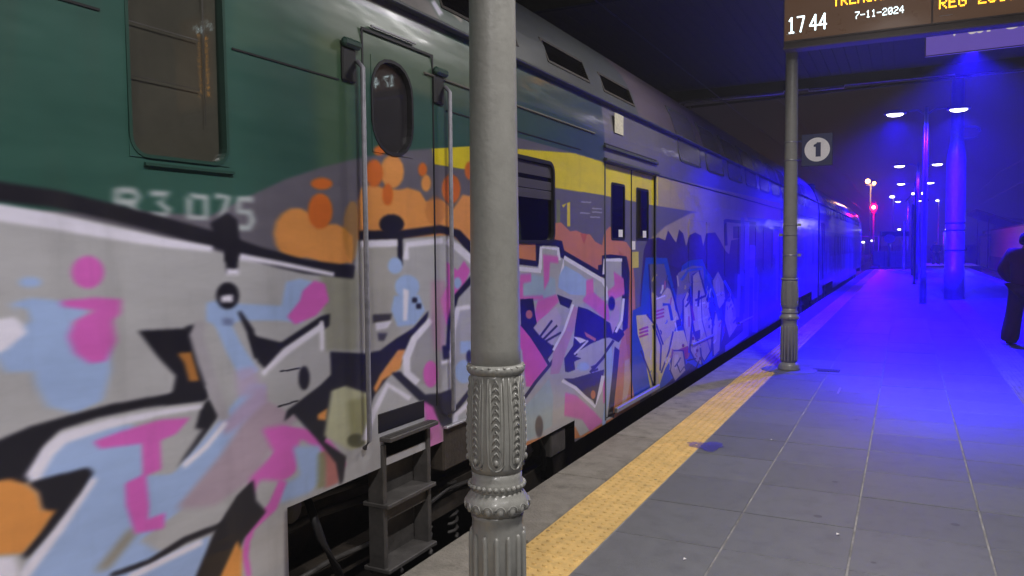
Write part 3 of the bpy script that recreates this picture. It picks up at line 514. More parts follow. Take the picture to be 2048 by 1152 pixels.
1 122 32 56 20 100 9430 267 9424 259 9406 254 9381 253 9353 256 9327 263 9310 273 9303 283 9309 292 9327 297 9352 298 9380 295 9406 287 9424 278
1 122 32 56 20 100 9588 148 9582 139 9564 134 9538 133 9508 137 9482 145 9464 155 9458 165 9464 174 9482 179 9508 180 9537 176 9563 168 9582 158
1 122 32 56 20 100 8756 408 8750 400 8735 395 8712 394 8688 397 8665 403 8650 412 8644 421 8650 429 8665 435 8687 436 8712 433 8734 427 8750 418
1 106 90 138 30 100 9535 937 9593 621 10043 190 10098 187 9646 619 9587 934
1 138 48 64 50 100 9016 848 9163 658 9259 654 9109 846
1 60 58 72 30 100 9262 519 9516 518 9518 406 9264 409
1 38 48 58 30 100 8395 728 8608 732 8609 653 8396 651
1 32 30 40 20 100 8416 234 8564 118 8748 159 8893 68 9129 129 9286 35 9502 131 9440 146 9253 53 9113 146 8878 85 8747 174 8579 130 8468 232
1 32 30 40 20 100 8890 210 9324 176 9311 192 8877 225
1 22 24 74 30 100 9277 881 9830 907 9832 854 9941 851 9830 933 9235 906
1 22 24 74 30 100 9405 1007 9357 815 9459 806 9508 1000
1 44 79 192 40 100 7862 927 8060 921 8172 745 8291 741 8161 930 7862 958
1 143 126 168 50 100 11008 144 12698 227 12704 90 11011 30
1 42 47 106 30 85 8017 1139 8010 1190 8066 1238 8035 1242 7979 1192 7985 1140
1 240 234 246 30 85 11429 310 11447 365 11292 436 11241 435 11388 368 11368 317
1 58 95 216 30 85 11187 749 11289 766 11259 796 11127 795 11157 783 11087 775
1 58 95 216 30 85 7513 247 7479 279 7528 298 7502 306 7450 284 7486 248
1 58 95 216 30 85 10350 495 10291 538 10254 578 10167 582 10205 540 10265 496
1 228 216 200 30 85 11433 803 11408 840 11494 870 11419 882 11328 847 11351 806
1 42 47 106 30 85 10786 864 10700 887 10792 900 10757 909 10652 890 10750 859
1 42 47 106 30 85 11625 396 11708 418 11856 435 11773 458 11618 440 11528 416
1 58 95 216 30 85 7981 725 8050 742 8050 765 8007 768 8010 750 7949 736
1 216 192 112 30 85 8151 214 8189 252 8152 301 8107 305 8143 259 8106 224
1 184 106 88 30 85 10635 441 10690 476 10830 504 10761 520 10616 491 10556 454
1 42 47 106 30 85 10424 737 10286 804 10299 859 10222 864 10211 805 10354 734
1 228 216 200 30 85 7505 413 7514 459 7545 503 7497 511 7466 467 7457 420
1 184 106 88 30 85 8912 236 8989 258 9024 287 8940 303 8910 277 8839 257
1 58 95 216 30 85 10255 807 10244 834 10370 853 10306 871 10165 847 10168 812
1 228 216 200 30 85 8143 302 8160 327 8224 346 8163 364 8094 343 8074 315
1 35 38 90 30 85 9004 990 8945 1013 8999 1031 8963 1038 8903 1015 8969 986
1 184 106 88 30 85 9011 601 9010 662 8998 723 8915 729 8926 669 8928 609
1 184 106 88 30 85 11518 571 11609 608 11497 659 11437 657 11540 612 11456 581
1 35 38 90 30 85 11100 766 11255 812 11222 871 11088 875 11121 826 10984 787
1 35 38 90 30 85 11071 794 11056 826 11140 852 11074 863 10984 834 10998 797
1 42 47 106 30 85 8921 905 8981 940 9031 976 8946 988 8897 953 8838 919
1 224 210 180 30 85 8193 447 8276 480 8254 526 8212 529 8233 487 8156 457
1 216 192 112 30 85 8797 1051 8834 1075 8802 1102 8742 1099 8769 1079 8737 1060
1 228 216 200 30 85 9977 939 9879 992 9935 1036 9896 1041 9839 993 9941 937
1 224 210 180 30 85 8517 1101 8486 1165 8462 1227 8408 1228 8432 1165 8462 1102
1 42 47 106 30 85 11558 614 11445 663 11440 703 11344 709 11352 664 11472 611
1 35 38 90 30 85 8262 1093 8397 1120 8419 1154 8386 1157 8368 1126 8240 1100
1 240 234 246 30 85 10321 249 10368 267 10433 284 10351 304 10284 286 10235 267
1 35 38 90 30 85 11272 736 11366 758 11348 787 11276 790 11296 766 11214 749
1 184 106 88 30 85 11326 643 11353 664 11318 689 11226 690 11256 670 11232 655
1 184 106 88 30 85 7963 1099 7983 1141 7995 1184 7925 1188 7912 1146 7893 1105
1 35 38 90 30 85 11194 633 11182 662 11140 693 11089 694 11129 664 11140 636
1 228 216 200 30 85 8276 727 8390 740 8403 764 8354 769 8350 751 8247 740
1 184 106 88 30 85 8183 915 8206 954 8229 994 8172 1000 8149 960 8127 921
1 184 106 88 30 85 9402 197 9319 231 9370 246 9313 260 9255 236 9352 194
1 42 47 106 30 85 8368 213 8505 247 8617 285 8565 300 8456 262 8321 228
1 184 106 88 30 85 9833 756 9933 796 10094 834 10047 845 9884 807 9782 765
1 228 216 200 30 85 9992 754 9982 788 9996 821 9886 831 9873 797 9882 761
1 58 95 216 30 85 10003 583 10051 606 10166 624 10109 640 9988 621 9933 596
1 35 38 90 30 85 11090 756 11146 797 11067 845 10945 843 11014 804 10964 772
1 42 47 106 30 85 12113 439 12194 489 12268 541 12155 555 12083 504 12003 454
1 224 210 180 30 85 8767 800 8913 843 9036 890 9004 896 8883 850 8738 808
1 228 216 200 30 85 9832 876 9905 929 10022 981 9981 987 9864 935 9790 882
1 224 210 180 30 85 9588 292 9529 319 9538 336 9453 347 9448 322 9518 289
1 184 106 88 30 85 10989 337 10988 380 10920 430 10857 431 10921 384 10921 344
1 42 47 106 30 85 7831 633 7843 657 7788 687 7744 683 7792 659 7778 641
1 35 38 90 30 85 8830 841 9014 885 9074 940 8988 951 8937 901 8764 859
1 216 192 112 30 85 7561 1194 7608 1228 7678 1261 7632 1270 7562 1236 7514 1201
1 240 234 246 30 85 7819 1055 7891 1098 7901 1145 7832 1150 7825 1106 7757 1066
1 35 38 90 30 85 10051 483 10048 506 10168 521 10101 542 9965 524 9957 492
1 184 106 88 30 85 11206 825 11274 849 11287 878 11229 882 11218 856 11154 833
1 240 234 246 30 85 11452 622 11464 645 11642 659 11562 685 11362 667 11328 635
1 224 210 180 30 85 8380 730 8356 755 8435 771 8404 781 8317 761 8340 731
1 224 210 180 30 85 9749 568 9851 587 9779 623 9721 620 9781 596 9698 583
1 184 106 88 30 85 8192 337 8291 375 8278 428 8213 435 8227 387 8135 352
1 228 216 200 30 85 8025 309 8008 338 8087 357 8026 377 7938 354 7952 316
1 240 234 246 30 85 10077 880 10061 938 10138 992 10065 1001 9987 945 10002 884
1 240 234 246 30 85 8457 598 8427 653 8384 709 8329 711 8372 656 8401 601
1 224 210 180 30 85 10197 479 10120 536 10165 583 10054 597 10007 545 10089 481
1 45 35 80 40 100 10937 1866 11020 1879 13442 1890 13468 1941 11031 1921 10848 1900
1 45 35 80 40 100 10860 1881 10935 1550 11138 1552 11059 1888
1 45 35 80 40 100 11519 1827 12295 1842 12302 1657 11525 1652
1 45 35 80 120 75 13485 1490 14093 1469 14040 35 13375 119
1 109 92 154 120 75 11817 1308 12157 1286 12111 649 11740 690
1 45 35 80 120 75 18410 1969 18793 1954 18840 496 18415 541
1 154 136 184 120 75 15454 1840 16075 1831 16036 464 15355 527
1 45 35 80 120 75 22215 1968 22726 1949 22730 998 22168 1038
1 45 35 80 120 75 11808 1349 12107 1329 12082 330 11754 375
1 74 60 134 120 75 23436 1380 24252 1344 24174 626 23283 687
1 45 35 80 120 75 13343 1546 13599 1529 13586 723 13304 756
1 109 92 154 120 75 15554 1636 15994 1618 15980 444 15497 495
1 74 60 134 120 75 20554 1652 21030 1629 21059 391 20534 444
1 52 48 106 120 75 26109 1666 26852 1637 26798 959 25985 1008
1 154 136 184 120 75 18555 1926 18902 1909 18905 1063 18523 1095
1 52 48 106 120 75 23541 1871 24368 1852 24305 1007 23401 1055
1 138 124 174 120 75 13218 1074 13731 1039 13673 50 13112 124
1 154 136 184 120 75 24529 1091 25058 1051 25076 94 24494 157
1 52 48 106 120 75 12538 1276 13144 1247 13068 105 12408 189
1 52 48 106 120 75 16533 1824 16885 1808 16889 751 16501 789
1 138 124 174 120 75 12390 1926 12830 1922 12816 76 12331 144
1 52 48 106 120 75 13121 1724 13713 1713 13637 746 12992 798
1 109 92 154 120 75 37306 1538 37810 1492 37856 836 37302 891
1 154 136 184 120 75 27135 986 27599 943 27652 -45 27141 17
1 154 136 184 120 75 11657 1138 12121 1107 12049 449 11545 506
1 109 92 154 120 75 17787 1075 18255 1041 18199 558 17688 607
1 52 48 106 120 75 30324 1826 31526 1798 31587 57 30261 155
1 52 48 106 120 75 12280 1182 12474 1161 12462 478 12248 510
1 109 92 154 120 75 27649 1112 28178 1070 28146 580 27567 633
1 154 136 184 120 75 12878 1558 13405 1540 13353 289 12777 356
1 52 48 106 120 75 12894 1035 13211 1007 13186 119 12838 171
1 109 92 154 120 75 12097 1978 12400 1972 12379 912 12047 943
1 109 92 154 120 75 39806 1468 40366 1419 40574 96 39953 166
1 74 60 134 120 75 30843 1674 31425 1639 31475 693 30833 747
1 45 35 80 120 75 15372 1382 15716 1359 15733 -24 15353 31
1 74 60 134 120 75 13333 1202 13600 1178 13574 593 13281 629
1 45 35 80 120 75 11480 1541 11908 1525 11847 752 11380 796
"""
# ------------------------------------------------------------------ generated livery + graffiti paint layers, olive reflection stripe painted in (drawn in metres on the car side)
def srgb(h): return np.array([int(h[i:i + 2], 16) / 255 for i in (0, 2, 4)])
def blur1(a, k, ax):
    if k < 1: return a
    for _ in range(2):
        p = np.concatenate([np.repeat(np.take(a, [0], ax), k, ax), a, np.repeat(np.take(a, [-1], ax), k, ax)], ax)
        c = np.cumsum(p, ax); z = np.zeros_like(np.take(c, [0], ax)); c = np.concatenate([z, c], ax); n = a.shape[ax]
        a = (np.take(c, range(2 * k + 1, 2 * k + 1 + n), ax) - np.take(c, range(0, n), ax)) / (2 * k + 1)
    return a
def polymask(pts, w, h):
    # even-odd fill on pixel centres
    xs = np.arange(w) + .5; ys = np.arange(h) + .5; cnt = np.zeros((h, w), bool)
    n = len(pts)
    for i in range(n):
        x0, y0 = pts[i]; x1, y1 = pts[(i + 1) % n]
        if y0 == y1: continue
        lo, hi = min(y0, y1), max(y0, y1)
        a, b = np.searchsorted(ys, lo), np.searchsorted(ys, hi)
        if b <= a: continue
        xx = x0 + (ys[a:b] - y0) * (x1 - x0) / (y1 - y0)
        cnt[a:b] ^= xs[None, :] > xx[:, None]
    return cnt
def paint(name, s0, s1, z0, z1, ppm, key, base, soft):
    W, H = int((s1 - s0) * ppm), int((z1 - z0) * ppm); img = np.zeros((H, W, 3)); base(img, s0, z0, ppm)
    for ln in GDATA.strip().split('\n'):
        row = np.array(ln.split(' '), float)
        if row[0] != key: continue
        sf, a = row[4] / 100, row[5] / 100
        p = row[6:].reshape(-1, 2) / 1000
        p = np.stack([(p[:, 0] - s0) * ppm, (p[:, 1] - z0) * ppm], 1)
        kx = int(round(soft[0] * float(sf) * ppm)); ky = int(round(soft[1] * float(sf) * ppm)); pad = 3 * max(kx, ky) + 2
        x0, y0 = np.floor(p.min(0)).astype(int) - pad; x1, y1 = np.ceil(p.max(0)).astype(int) + pad
        x0 = max(x0, 0); y0 = max(y0, 0); x1 = min(x1, W); y1 = min(y1, H)
        if x1 - x0 < 2 or y1 - y0 < 2: continue
        q = p - [x0, y0]
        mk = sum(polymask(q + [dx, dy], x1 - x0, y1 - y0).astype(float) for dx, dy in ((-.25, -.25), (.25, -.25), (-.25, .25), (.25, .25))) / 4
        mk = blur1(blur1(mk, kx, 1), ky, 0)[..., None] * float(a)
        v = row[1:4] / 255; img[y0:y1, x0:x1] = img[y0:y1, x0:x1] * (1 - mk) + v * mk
    im = bpy.data.images.new(name, W, H); buf = np.ones((H, W, 4), np.float32); buf[..., :3] = img
    im.pixels.foreach_set(buf.ravel()); im.pack()
    m = bpy.data.materials.new(name); m.use_nodes = True; n = m.node_tree.nodes; l = m.node_tree.links; b = n['Principled BSDF']
    t = n.new('ShaderNodeTexImage'); t.image = im; t.extension = 'EXTEND'; uv = n.new('ShaderNodeUVMap')
    mp = n.new('ShaderNodeMapping'); mp.vector_type = 'POINT'; mp.inputs['Location'].default_value = (-s0 / (s1 - s0), -z0 / (z1 - z0), 0)
    mp.inputs['Scale'].default_value = (1 / (s1 - s0), 1 / (z1 - z0), 1)
    l.new(uv.outputs[0], mp.inputs[0]); l.new(mp.outputs[0], t.inputs[0])
    geo = n.new('ShaderNodeNewGeometry'); mp2 = n.new('ShaderNodeMapping'); mp2.inputs['Scale'].default_value = (3, .8, 3); l.new(geo.outputs['Position'], mp2.inputs[0])
    nz = n.new('ShaderNodeTexNoise'); nz.inputs['Scale'].default_value = 1.6; nz.inputs['Detail'].default_value = 7; nz.inputs['Roughness'].default_value = .7; l.new(mp2.outputs[0], nz.inputs[0])
    mr = n.new('ShaderNodeMapRange'); mr.inputs[1].default_value = .3; mr.inputs[2].default_value = .7; mr.inputs[3].default_value = .86; mr.inputs[4].default_value = 1.1
    l.new(nz.outputs['Fac'], mr.inputs[0]); mx = n.new('ShaderNodeMixRGB'); mx.blend_type = 'MULTIPLY'; mx.inputs[0].default_value = 1
    l.new(t.outputs[0], mx.inputs[1]); l.new(mr.outputs[0], mx.inputs[2]); 
    mp3 = n.new('ShaderNodeMapping'); mp3.inputs['Scale'].default_value = (1, 6, 1.1); l.new(geo.outputs['Position'], mp3.inputs[0])
    ns_ = n.new('ShaderNodeTexNoise'); ns_.inputs['Scale'].default_value = 1.4; ns_.inputs['Detail'].default_value = 5; l.new(mp3.outputs[0], ns_.inputs[0])
    rp = n.new('ShaderNodeValToRGB'); rp.color_ramp.elements[0].position = .52; rp.color_ramp.elements[1].position = .80; l.new(ns_.outputs['Fac'], rp.inputs[0])
    ml = n.new('ShaderNodeMath'); ml.operation = 'MULTIPLY'; ml.inputs[1].default_value = .20; l.new(rp.outputs[0], ml.inputs[0])
    m4 = n.new('ShaderNodeMixRGB'); m4.inputs[2].default_value = (.06, .05, .04, 1); l.new(ml.outputs[0], m4.inputs[0]); l.new(mx.outputs[0], m4.inputs[1]); mx = m4
    hs = n.new('ShaderNodeBrightContrast'); l.new(mx.outputs[0], b.inputs['Base Color'])
    r2 = n.new('ShaderNodeMapRange'); r2.inputs[3].default_value = .28; r2.inputs[4].default_value = .5; l.new(nz.outputs['Fac'], r2.inputs[0]); l.new(r2.outputs[0], b.inputs['Roughness'])
    b.inputs['Coat Weight'].default_value = .55; b.inputs['Coat Roughness'].default_value = .12
    n.remove(hs)
    n3 = n.new('ShaderNodeTexNoise'); n3.inputs['Scale'].default_value = 2.2; l.new(mp2.outputs[0], n3.inputs[0])
    bp = n.new('ShaderNodeBump'); bp.inputs['Strength'].default_value = .25; bp.inputs['Distance'].default_value = .02
    l.new(n3.outputs['Fac'], bp.inputs['Height']); l.new(bp.outputs[0], b.inputs['Normal']); l.new(bp.outputs[0], b.inputs['Coat Normal'])
    return m
def baseA(img, s0, z0, ppm):
    H, W, _ = img.shape; zz = z0 + (np.arange(H) + .5) / ppm
    img[:] = srgb('32594f'); img[zz > 2.77] = srgb('46534e'); img[zz < 1.2] = srgb('6a6672')
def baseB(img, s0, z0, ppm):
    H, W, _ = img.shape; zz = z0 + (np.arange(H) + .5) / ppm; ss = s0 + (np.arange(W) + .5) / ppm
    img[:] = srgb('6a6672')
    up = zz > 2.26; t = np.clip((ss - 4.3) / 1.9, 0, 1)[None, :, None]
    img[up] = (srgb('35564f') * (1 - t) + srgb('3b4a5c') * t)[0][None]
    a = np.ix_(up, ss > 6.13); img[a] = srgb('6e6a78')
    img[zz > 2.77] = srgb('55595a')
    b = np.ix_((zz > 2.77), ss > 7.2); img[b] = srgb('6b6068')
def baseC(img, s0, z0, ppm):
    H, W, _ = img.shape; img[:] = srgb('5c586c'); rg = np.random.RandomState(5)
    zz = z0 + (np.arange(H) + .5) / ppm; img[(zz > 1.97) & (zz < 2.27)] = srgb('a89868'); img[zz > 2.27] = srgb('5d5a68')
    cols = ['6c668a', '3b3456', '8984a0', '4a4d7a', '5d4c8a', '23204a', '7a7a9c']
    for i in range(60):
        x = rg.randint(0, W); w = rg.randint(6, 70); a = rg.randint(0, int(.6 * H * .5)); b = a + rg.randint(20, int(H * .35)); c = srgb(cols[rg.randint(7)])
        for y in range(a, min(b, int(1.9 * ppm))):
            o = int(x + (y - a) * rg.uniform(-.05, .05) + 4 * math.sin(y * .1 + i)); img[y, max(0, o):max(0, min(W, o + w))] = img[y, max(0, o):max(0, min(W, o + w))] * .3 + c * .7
MA = paint('graffiti_and_reflection_near', .9, 4.7, -.3, 3.75, 240, 0, baseA, (.009, .004))
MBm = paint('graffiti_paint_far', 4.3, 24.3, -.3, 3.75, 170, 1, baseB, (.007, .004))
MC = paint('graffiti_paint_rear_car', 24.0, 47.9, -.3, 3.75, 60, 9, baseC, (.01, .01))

# ------------------------------------------------------------------ the setting
PX = -2.12       # platform edge towards the train
g = MB(); g.add([(-900, -600, -1.15), (900, -600, -1.15), (900, 1500, -1.15), (-900, 1500, -1.15)], [(0, 1, 2, 3)]); g.build('ground', M['soil'], kind='structure')
tb = MB(); tb.box(-6.2, -12, -1.149, -2.3, 180, -.85); tb.build('track_bed', M['ballast'], kind='structure')
tb = MB(); tb.box(3.7, -12, -1.149, 7.2, 180, -.85); tb.build('track_bed', M['ballast'], kind='structure')
def rails(cx, lab):
    t = thing('railway_track', lab, 'railway track', (cx, 80, -.85))
    for sx in (-.7175, .7175):
        b = MB(); b.box(cx + sx - .035, -11, -.70, cx + sx + .035, 178, -.665); b.box(cx + sx - .01, -11, -.80, cx + sx + .01, 178, -.70); b.box(cx + sx - .07, -11, -.815, cx + sx + .07, 178, -.80); b.build('rail', M['rust'], t)
    b = MB()
    for i in range(-18, 280): b.box(cx - 1.25, i * .62, -.88, cx + 1.25, i * .62 + .24, -.82)
    o = b.build('sleeper', M['conc'], t); o['kind'] = 'stuff'
rails(-3.65, 'railway track under the graffiti covered train')
rails(5.35, 'empty railway track right of the platform')

plat = thing('platform', 'x', 'x'); del plat['label'], plat['category']; plat['kind'] = 'structure'
bm_ = MB(); bm_.box(-2.05, -8, -1.14, 3.55, 58.4, -.034); bm_.build('platform_body', M['conc'], plat)
bm_ = MB(); bm_.box(-1.74, -8, -.03, 3.18, 58.4, -.0035); bm_.build('mortar_bed', M['grout'], plat)
# edge stones
me = MB().box(-.17, -.596, -.10, .195, .596, 0, bev=.008).mesh('edge_stone', M['edge']); recalc(me)
for i in range(49): inst(me, 'edge_stone', (-1.95, -7.4 + i * 1.2 + .6 + (.2), rng.uniform(-.0015, .0015)), plat)
bm_ = MB(); bm_.box(-2.09, -8, -.55, -2.052, 58.4, -.102); bm_.build('edge_face', M['conc'], plat)
# yellow tactile tiles
def domes(x0, x1, y0, y1, nx, ny, r, h, b):
    for i in range(nx):
        for j in range(ny):
            cx = x0 + (x1 - x0) * (i + .5) / nx; cyy = y0 + (y1 - y0) * (j + .5) / ny
            V = []
            for rr, zz in ((r, 0), (r * .6, h)):
                for k in range(6): V.append((cx + rr * math.cos(k * R(60)), cyy + rr * math.sin(k * R(60)), zz))
            b.add(V, [(k, (k + 1) % 6, (k + 1) % 6 + 6, k + 6) for k in range(6)] + [tuple(range(6, 12))], False)
tw, tl = .346, .2985
b = MB(); b.box(-tw / 2, -tl / 2, -.028, tw / 2, tl / 2, 0, bev=.003); domes(-tw / 2, tw / 2, -tl / 2, tl / 2, 6, 5, .0145, .0068, b)
ytile = b.mesh('tactile_tile', M['yellow']); recalc(ytile)
YC = -1.572
for i in range(-6, 60):
    y = 2.15 + i * .30
    o = inst(ytile, 'tactile_tile', (YC, y, .001 + rng.uniform(-.001, .001)), plat); o.rotation_euler = (rng.uniform(-.003, .003), rng.uniform(-.003, .003), 0)
b = MB()
for i in range(60, 186):
    y = 2.15 + i * .30; b.box(YC - tw / 2, y - tl / 2, -.028, YC + tw / 2, y + tl / 2, .001, bev=.003)
    if i < 100: domes(YC - tw / 2, YC + tw / 2, y - tl / 2, y + tl / 2, 6, 5, .0145, .0068, b)
o = b.build('far_tactile_tiles', M['yellow'], plat); o['kind'] = 'stuff'
# dark slabs
xs = [-1.395, -.82, -.225, .40, 1.03]
for a in range(4):
    x0, x1 = xs[a] + .005 + (0 if a else .0), xs[a + 1] - .005
    w = x1 - x0
    me = MB().box(-w / 2, -.2968, -.028, w / 2, .2968, 0, bev=.0018).mesh('slab', M['slab']); recalc(me)
    for i in range(-5, 24):
        y = 3.94 - .3 + i * .6
        o = inst(me, 'slab', ((x0 + x1) / 2, y, rng.uniform(-.0012, .0012)), plat); o.rotation_euler = (rng.uniform(-.001, .001), rng.uniform(-.001, .001), 0)
    b = MB()
    for i in range(24, 91):
        y = 3.94 - .3 + i * .6; b.box(x0, y - .298, -.028, x1, y + .298, rng.uniform(-.001, .001))
    o = b.build('far_slabs', M['slab'], plat); o['kind'] = 'stuff'
# pale guidance strip right of the slabs
w = .395; b = MB(); b.box(-w / 2, -.1985, -.028, w / 2, .1985, 0, bev=.003)
for k in range(8): b.box(-w / 2 + .02 + k * .047, -.19, 0, -w / 2 + .042 + k * .047, .19, .005)
lt = b.mesh('guidance_tile', M['lite']); recalc(lt)
for i in range(4, 60): inst(lt, 'guidance_tile', (1.235, 2.0 + i * .4, .001 + rng.uniform(-.001, .001)), plat)
b = MB()
for i in range(60, 141): b.box(1.235 - w / 2, 2 + i * .4 - .1985, -.028, 1.235 + w / 2, 2 + i * .4 + .1985, 0)
o = b.build('far_guidance_tiles', M['lite'], plat); o['kind'] = 'stuff'
b = MB()
for i in range(0, 96):
    for a in range(3): b.box(1.44 + a * .58, -.2 + i * .6, -.028, 1.44 + a * .58 + .57, -.2 + i * .6 + .595, rng.uniform(-.001, .001))
o = b.build('far_side_slabs', M['slab'], plat); o['kind'] = 'stuff'
b = MB()
for i in range(0, 49): b.box(3.185, -.2 + i * 1.2, -.1, 3.62, -.2 + i * 1.2 + 1.19, .002, bev=.006)
o = b.build('far_edge_stones', M['lite'], plat); o['kind'] = 'stuff'
# column pad and drain cover
b = MB(); b.lathe(-1.275, 10.06, [(-.02, .33), (.0045, .33), (.0065, .322)], 24); b.build('column_pad', M['slab'], plat)
b = MB(); b.lathe(-1.275, 2.37, [(-.02, .30), (.0045, .30), (.0065, .292)], 24); b.build('column_pad', M['slab'], plat)
dc = MB(); dc.box(-1.02, 10.1, -.01, -.70, 10.30, .004)
o = dc.build('drain_cover', M['under'], plat)
for k in range(9):
    MB().box(-1.0 + k * .034, 10.12, .0045, -.985 + k * .034, 10.28, .007).build('grating_bar', M['undergrey'], o)
dc = MB(); dc.box(-.62, 8.62, -.001, -.60, 9.0, .0035); dc.build('cover_edge', M['steel'], plat)
# thin wet patch left by rain
M['water'] = glass('wet_film', (.85, .85, .87), .22, .0)
for cx, cyy, ax, ay in ((-1.35, 5.93, .13, .13),):
    b = MB(); n = 28; P_ = []
    for k in range(n):
        g = 2 * math.pi * k / n; q = 1 + .22 * math.sin(3 * g + cx) + .12 * math.sin(5 * g + 1) + .07 * math.sin(9 * g)
        P_.append((cx + ax * q * math.cos(g), cyy + ay * q * math.sin(g)))
    b.poly(P_, lambda u, v, d: (u, v, d), .0070, .0078); b.build('puddle', M['water'], plat)
# litter
for i, (x, y, lb) in enumerate([(-.30, 4.40, 'scrap of white paper on the dark slabs right of the first grout line'), (-.95, 3.72, 'small white crumb on the nearest dark slabs'), (-.93, 6.35, 'tiny shiny scrap on the slabs beside the yellow strip')]):
    b = MB(); s = .008 - .001 * i; b.add([(x - s, y - s, .002), (x + s, y - s * .6, .006), (x + s * .7, y + s, .003), (x - s, y + s * .7, .008), (x - s, y - s, .0035), (x + s, y - s * .6, .0075), (x + s * .7, y + s, .0045), (x - s, y + s * .7, .0095)], [(0, 1, 2, 3), (4, 5, 6, 7), (0, 1, 5, 4), (1, 2, 6, 5), (2, 3, 7, 6), (3, 0, 4, 7)])
    tag(b.build('paper_scrap', M['white'], org=(x, y, 0)), lb, 'litter')

# ------------------------------------------------------------------ train
PROF = [(2.5, -2.25), (2.75, -2.28), (3.0, -2.36), (3.2, -2.47), (3.4, -2.65), (3.55, -2.9), (3.65, -3.2), (3.68, -3.65)]
PZ = [-1, 2.5] + [p[0] for p in PROF[1:]]; PXX = [-2.25, -2.25] + [p[1] for p in PROF[1:]]
def px(z): return float(np.interp(z, PZ, PXX))
def setuv(ob, org):
    me = ob.data; uvl = me.uv_layers.new(name='UVMap'); co = np.zeros(len(me.vertices) * 3, np.float32); me.vertices.foreach_get('co', co); co = co.reshape(-1, 3) + np.array(org, np.float32)
    li = np.zeros(len(me.loops), np.int32); me.loops.foreach_get('vertex_index', li); uvl.data.foreach_set('uv', np.ascontiguousarray(co[li][:, 1:3]).ravel())
def side(name, m, car, s0, s1, holes, cuts, zb, zt, th=.0, extra_z=()):
    # grid wall with holes; cuts: (sa, sb, zbottom)
    S = sorted({s0, s1, *[h[0] for h in holes], *[h[1] for h in holes], *[c[0] for c in cuts], *[c[1] for c in cuts]}); S = [s for s in S if s0 <= s <= s1]
    S2 = []
    for a, b in zip(S, S[1:]):
        n = max(1, int((b - a) / 1.0)); S2 += [a + (b - a) * k / n for k in range(n)]
    S2.append(S[-1]); S = S2
    Z = sorted({zb, zt, *[h[2] for h in holes], *[h[3] for h in holes], *[c[2] for c in cuts], *[z for z in (2.5, 2.62, 2.75, 2.85, 3.0, 3.1, 3.2, 3.3, 3.4, 3.48, 3.55) if zb < z < zt]}); Z = [z for z in Z if zb <= z <= zt]
    V = {}; mb = MB()
    def vid(i, j):
        if (i, j) not in V: V[(i, j)] = len(mb.v); mb.v.append((px(Z[j]), S[i], Z[j]))
        return V[(i, j)]
    for i in range(len(S) - 1):
        for j in range(len(Z) - 1):
            sc, zc = (S[i] + S[i + 1]) / 2, (Z[j] + Z[j + 1]) / 2
            if any(h[0] < sc < h[1] and h[2] < zc < h[3] for h in holes) or any(c[0] < sc < c[1] and zc < c[2] for c in cuts): continue
            mb.f.append((vid(i, j), vid(i + 1, j), vid(i + 1, j + 1), vid(i, j + 1))); mb.sm.append(Z[j] > 2.4)
    ob = mb.build(name, m, car); w = Vector(car.location); setuv(ob, w)
    return ob
def onside(off): return lambda u, v, d: (px(v) + off + d, u, v)
def window(car, s0, s1, z0, z1, r, gm, back=None, framew=.035, name='window', depth=.05, fm=None, cp=None):
    o = rrect(s0 - framew, z0 - framew, s1 + framew, z1 + framew, r + framew); i = rrect(s0, z0, s1, z1, r)
    b = MB(); b.ring(o, i, onside(0), -.06, .006); w = b.build(name, fm or M['black'], car)
    if cp:
        b = MB(); b.ring(rrect(s0 - .012, z0 - .012, s1 + .012, z1 + .012, .002), rrect(s0 - framew * .5, z0 - framew * .5, s1 + framew * .5, z1 + framew * .5, r), onside(0), -.01, .003)
        q = b.build('corner_plate', cp, w); setuv(q, car.location)
    b = MB(); b.poly(rrect(s0 - .01, z0 - .01, s1 + .01, z1 + .01, r), onside(0), -.022, -.016); b.build('pane', gm, w)
    if back:
        b = MB(); b.box(px(z1) - depth - .03, s0 - .06, z0 - .06, px(z1) - depth - .02, s1 + .06, z1 + .06); b.build('blind', back, w)
    return w
car1 = thing('train_carriage', 'nearest double deck carriage, green and yellow under pink, blue and silver graffiti', 'train carriage', (-3.65, 11.0, -.665), 'carriages of the train at the platform')
h1 = (1.70, 2.09, 1.87, 2.60); h2 = (2.985, 3.30, 2.02, 2.45); h3 = (4.33, 5.07, 1.60, 2.13); dr = (6.15, 7.59, .09, 2.25)
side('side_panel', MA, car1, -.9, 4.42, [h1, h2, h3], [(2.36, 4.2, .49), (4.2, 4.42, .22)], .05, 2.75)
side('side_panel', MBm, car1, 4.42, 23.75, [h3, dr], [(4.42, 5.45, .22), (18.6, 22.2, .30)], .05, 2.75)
vents = [(3.74, 4.66, 2.905, 3.055), (5.18, 5.97, 2.905, 3.055), (6.33, 7.13, 2.895, 3.03)]
uw = [(8.52 + 1.33 * k, 9.52 + 1.33 * k, 2.50, 3.12) for k in range(10)]
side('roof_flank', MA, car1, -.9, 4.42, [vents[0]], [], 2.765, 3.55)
side('roof_flank', MBm, car1, 4.42, 23.75, vents, [], 2.765, 3.55)
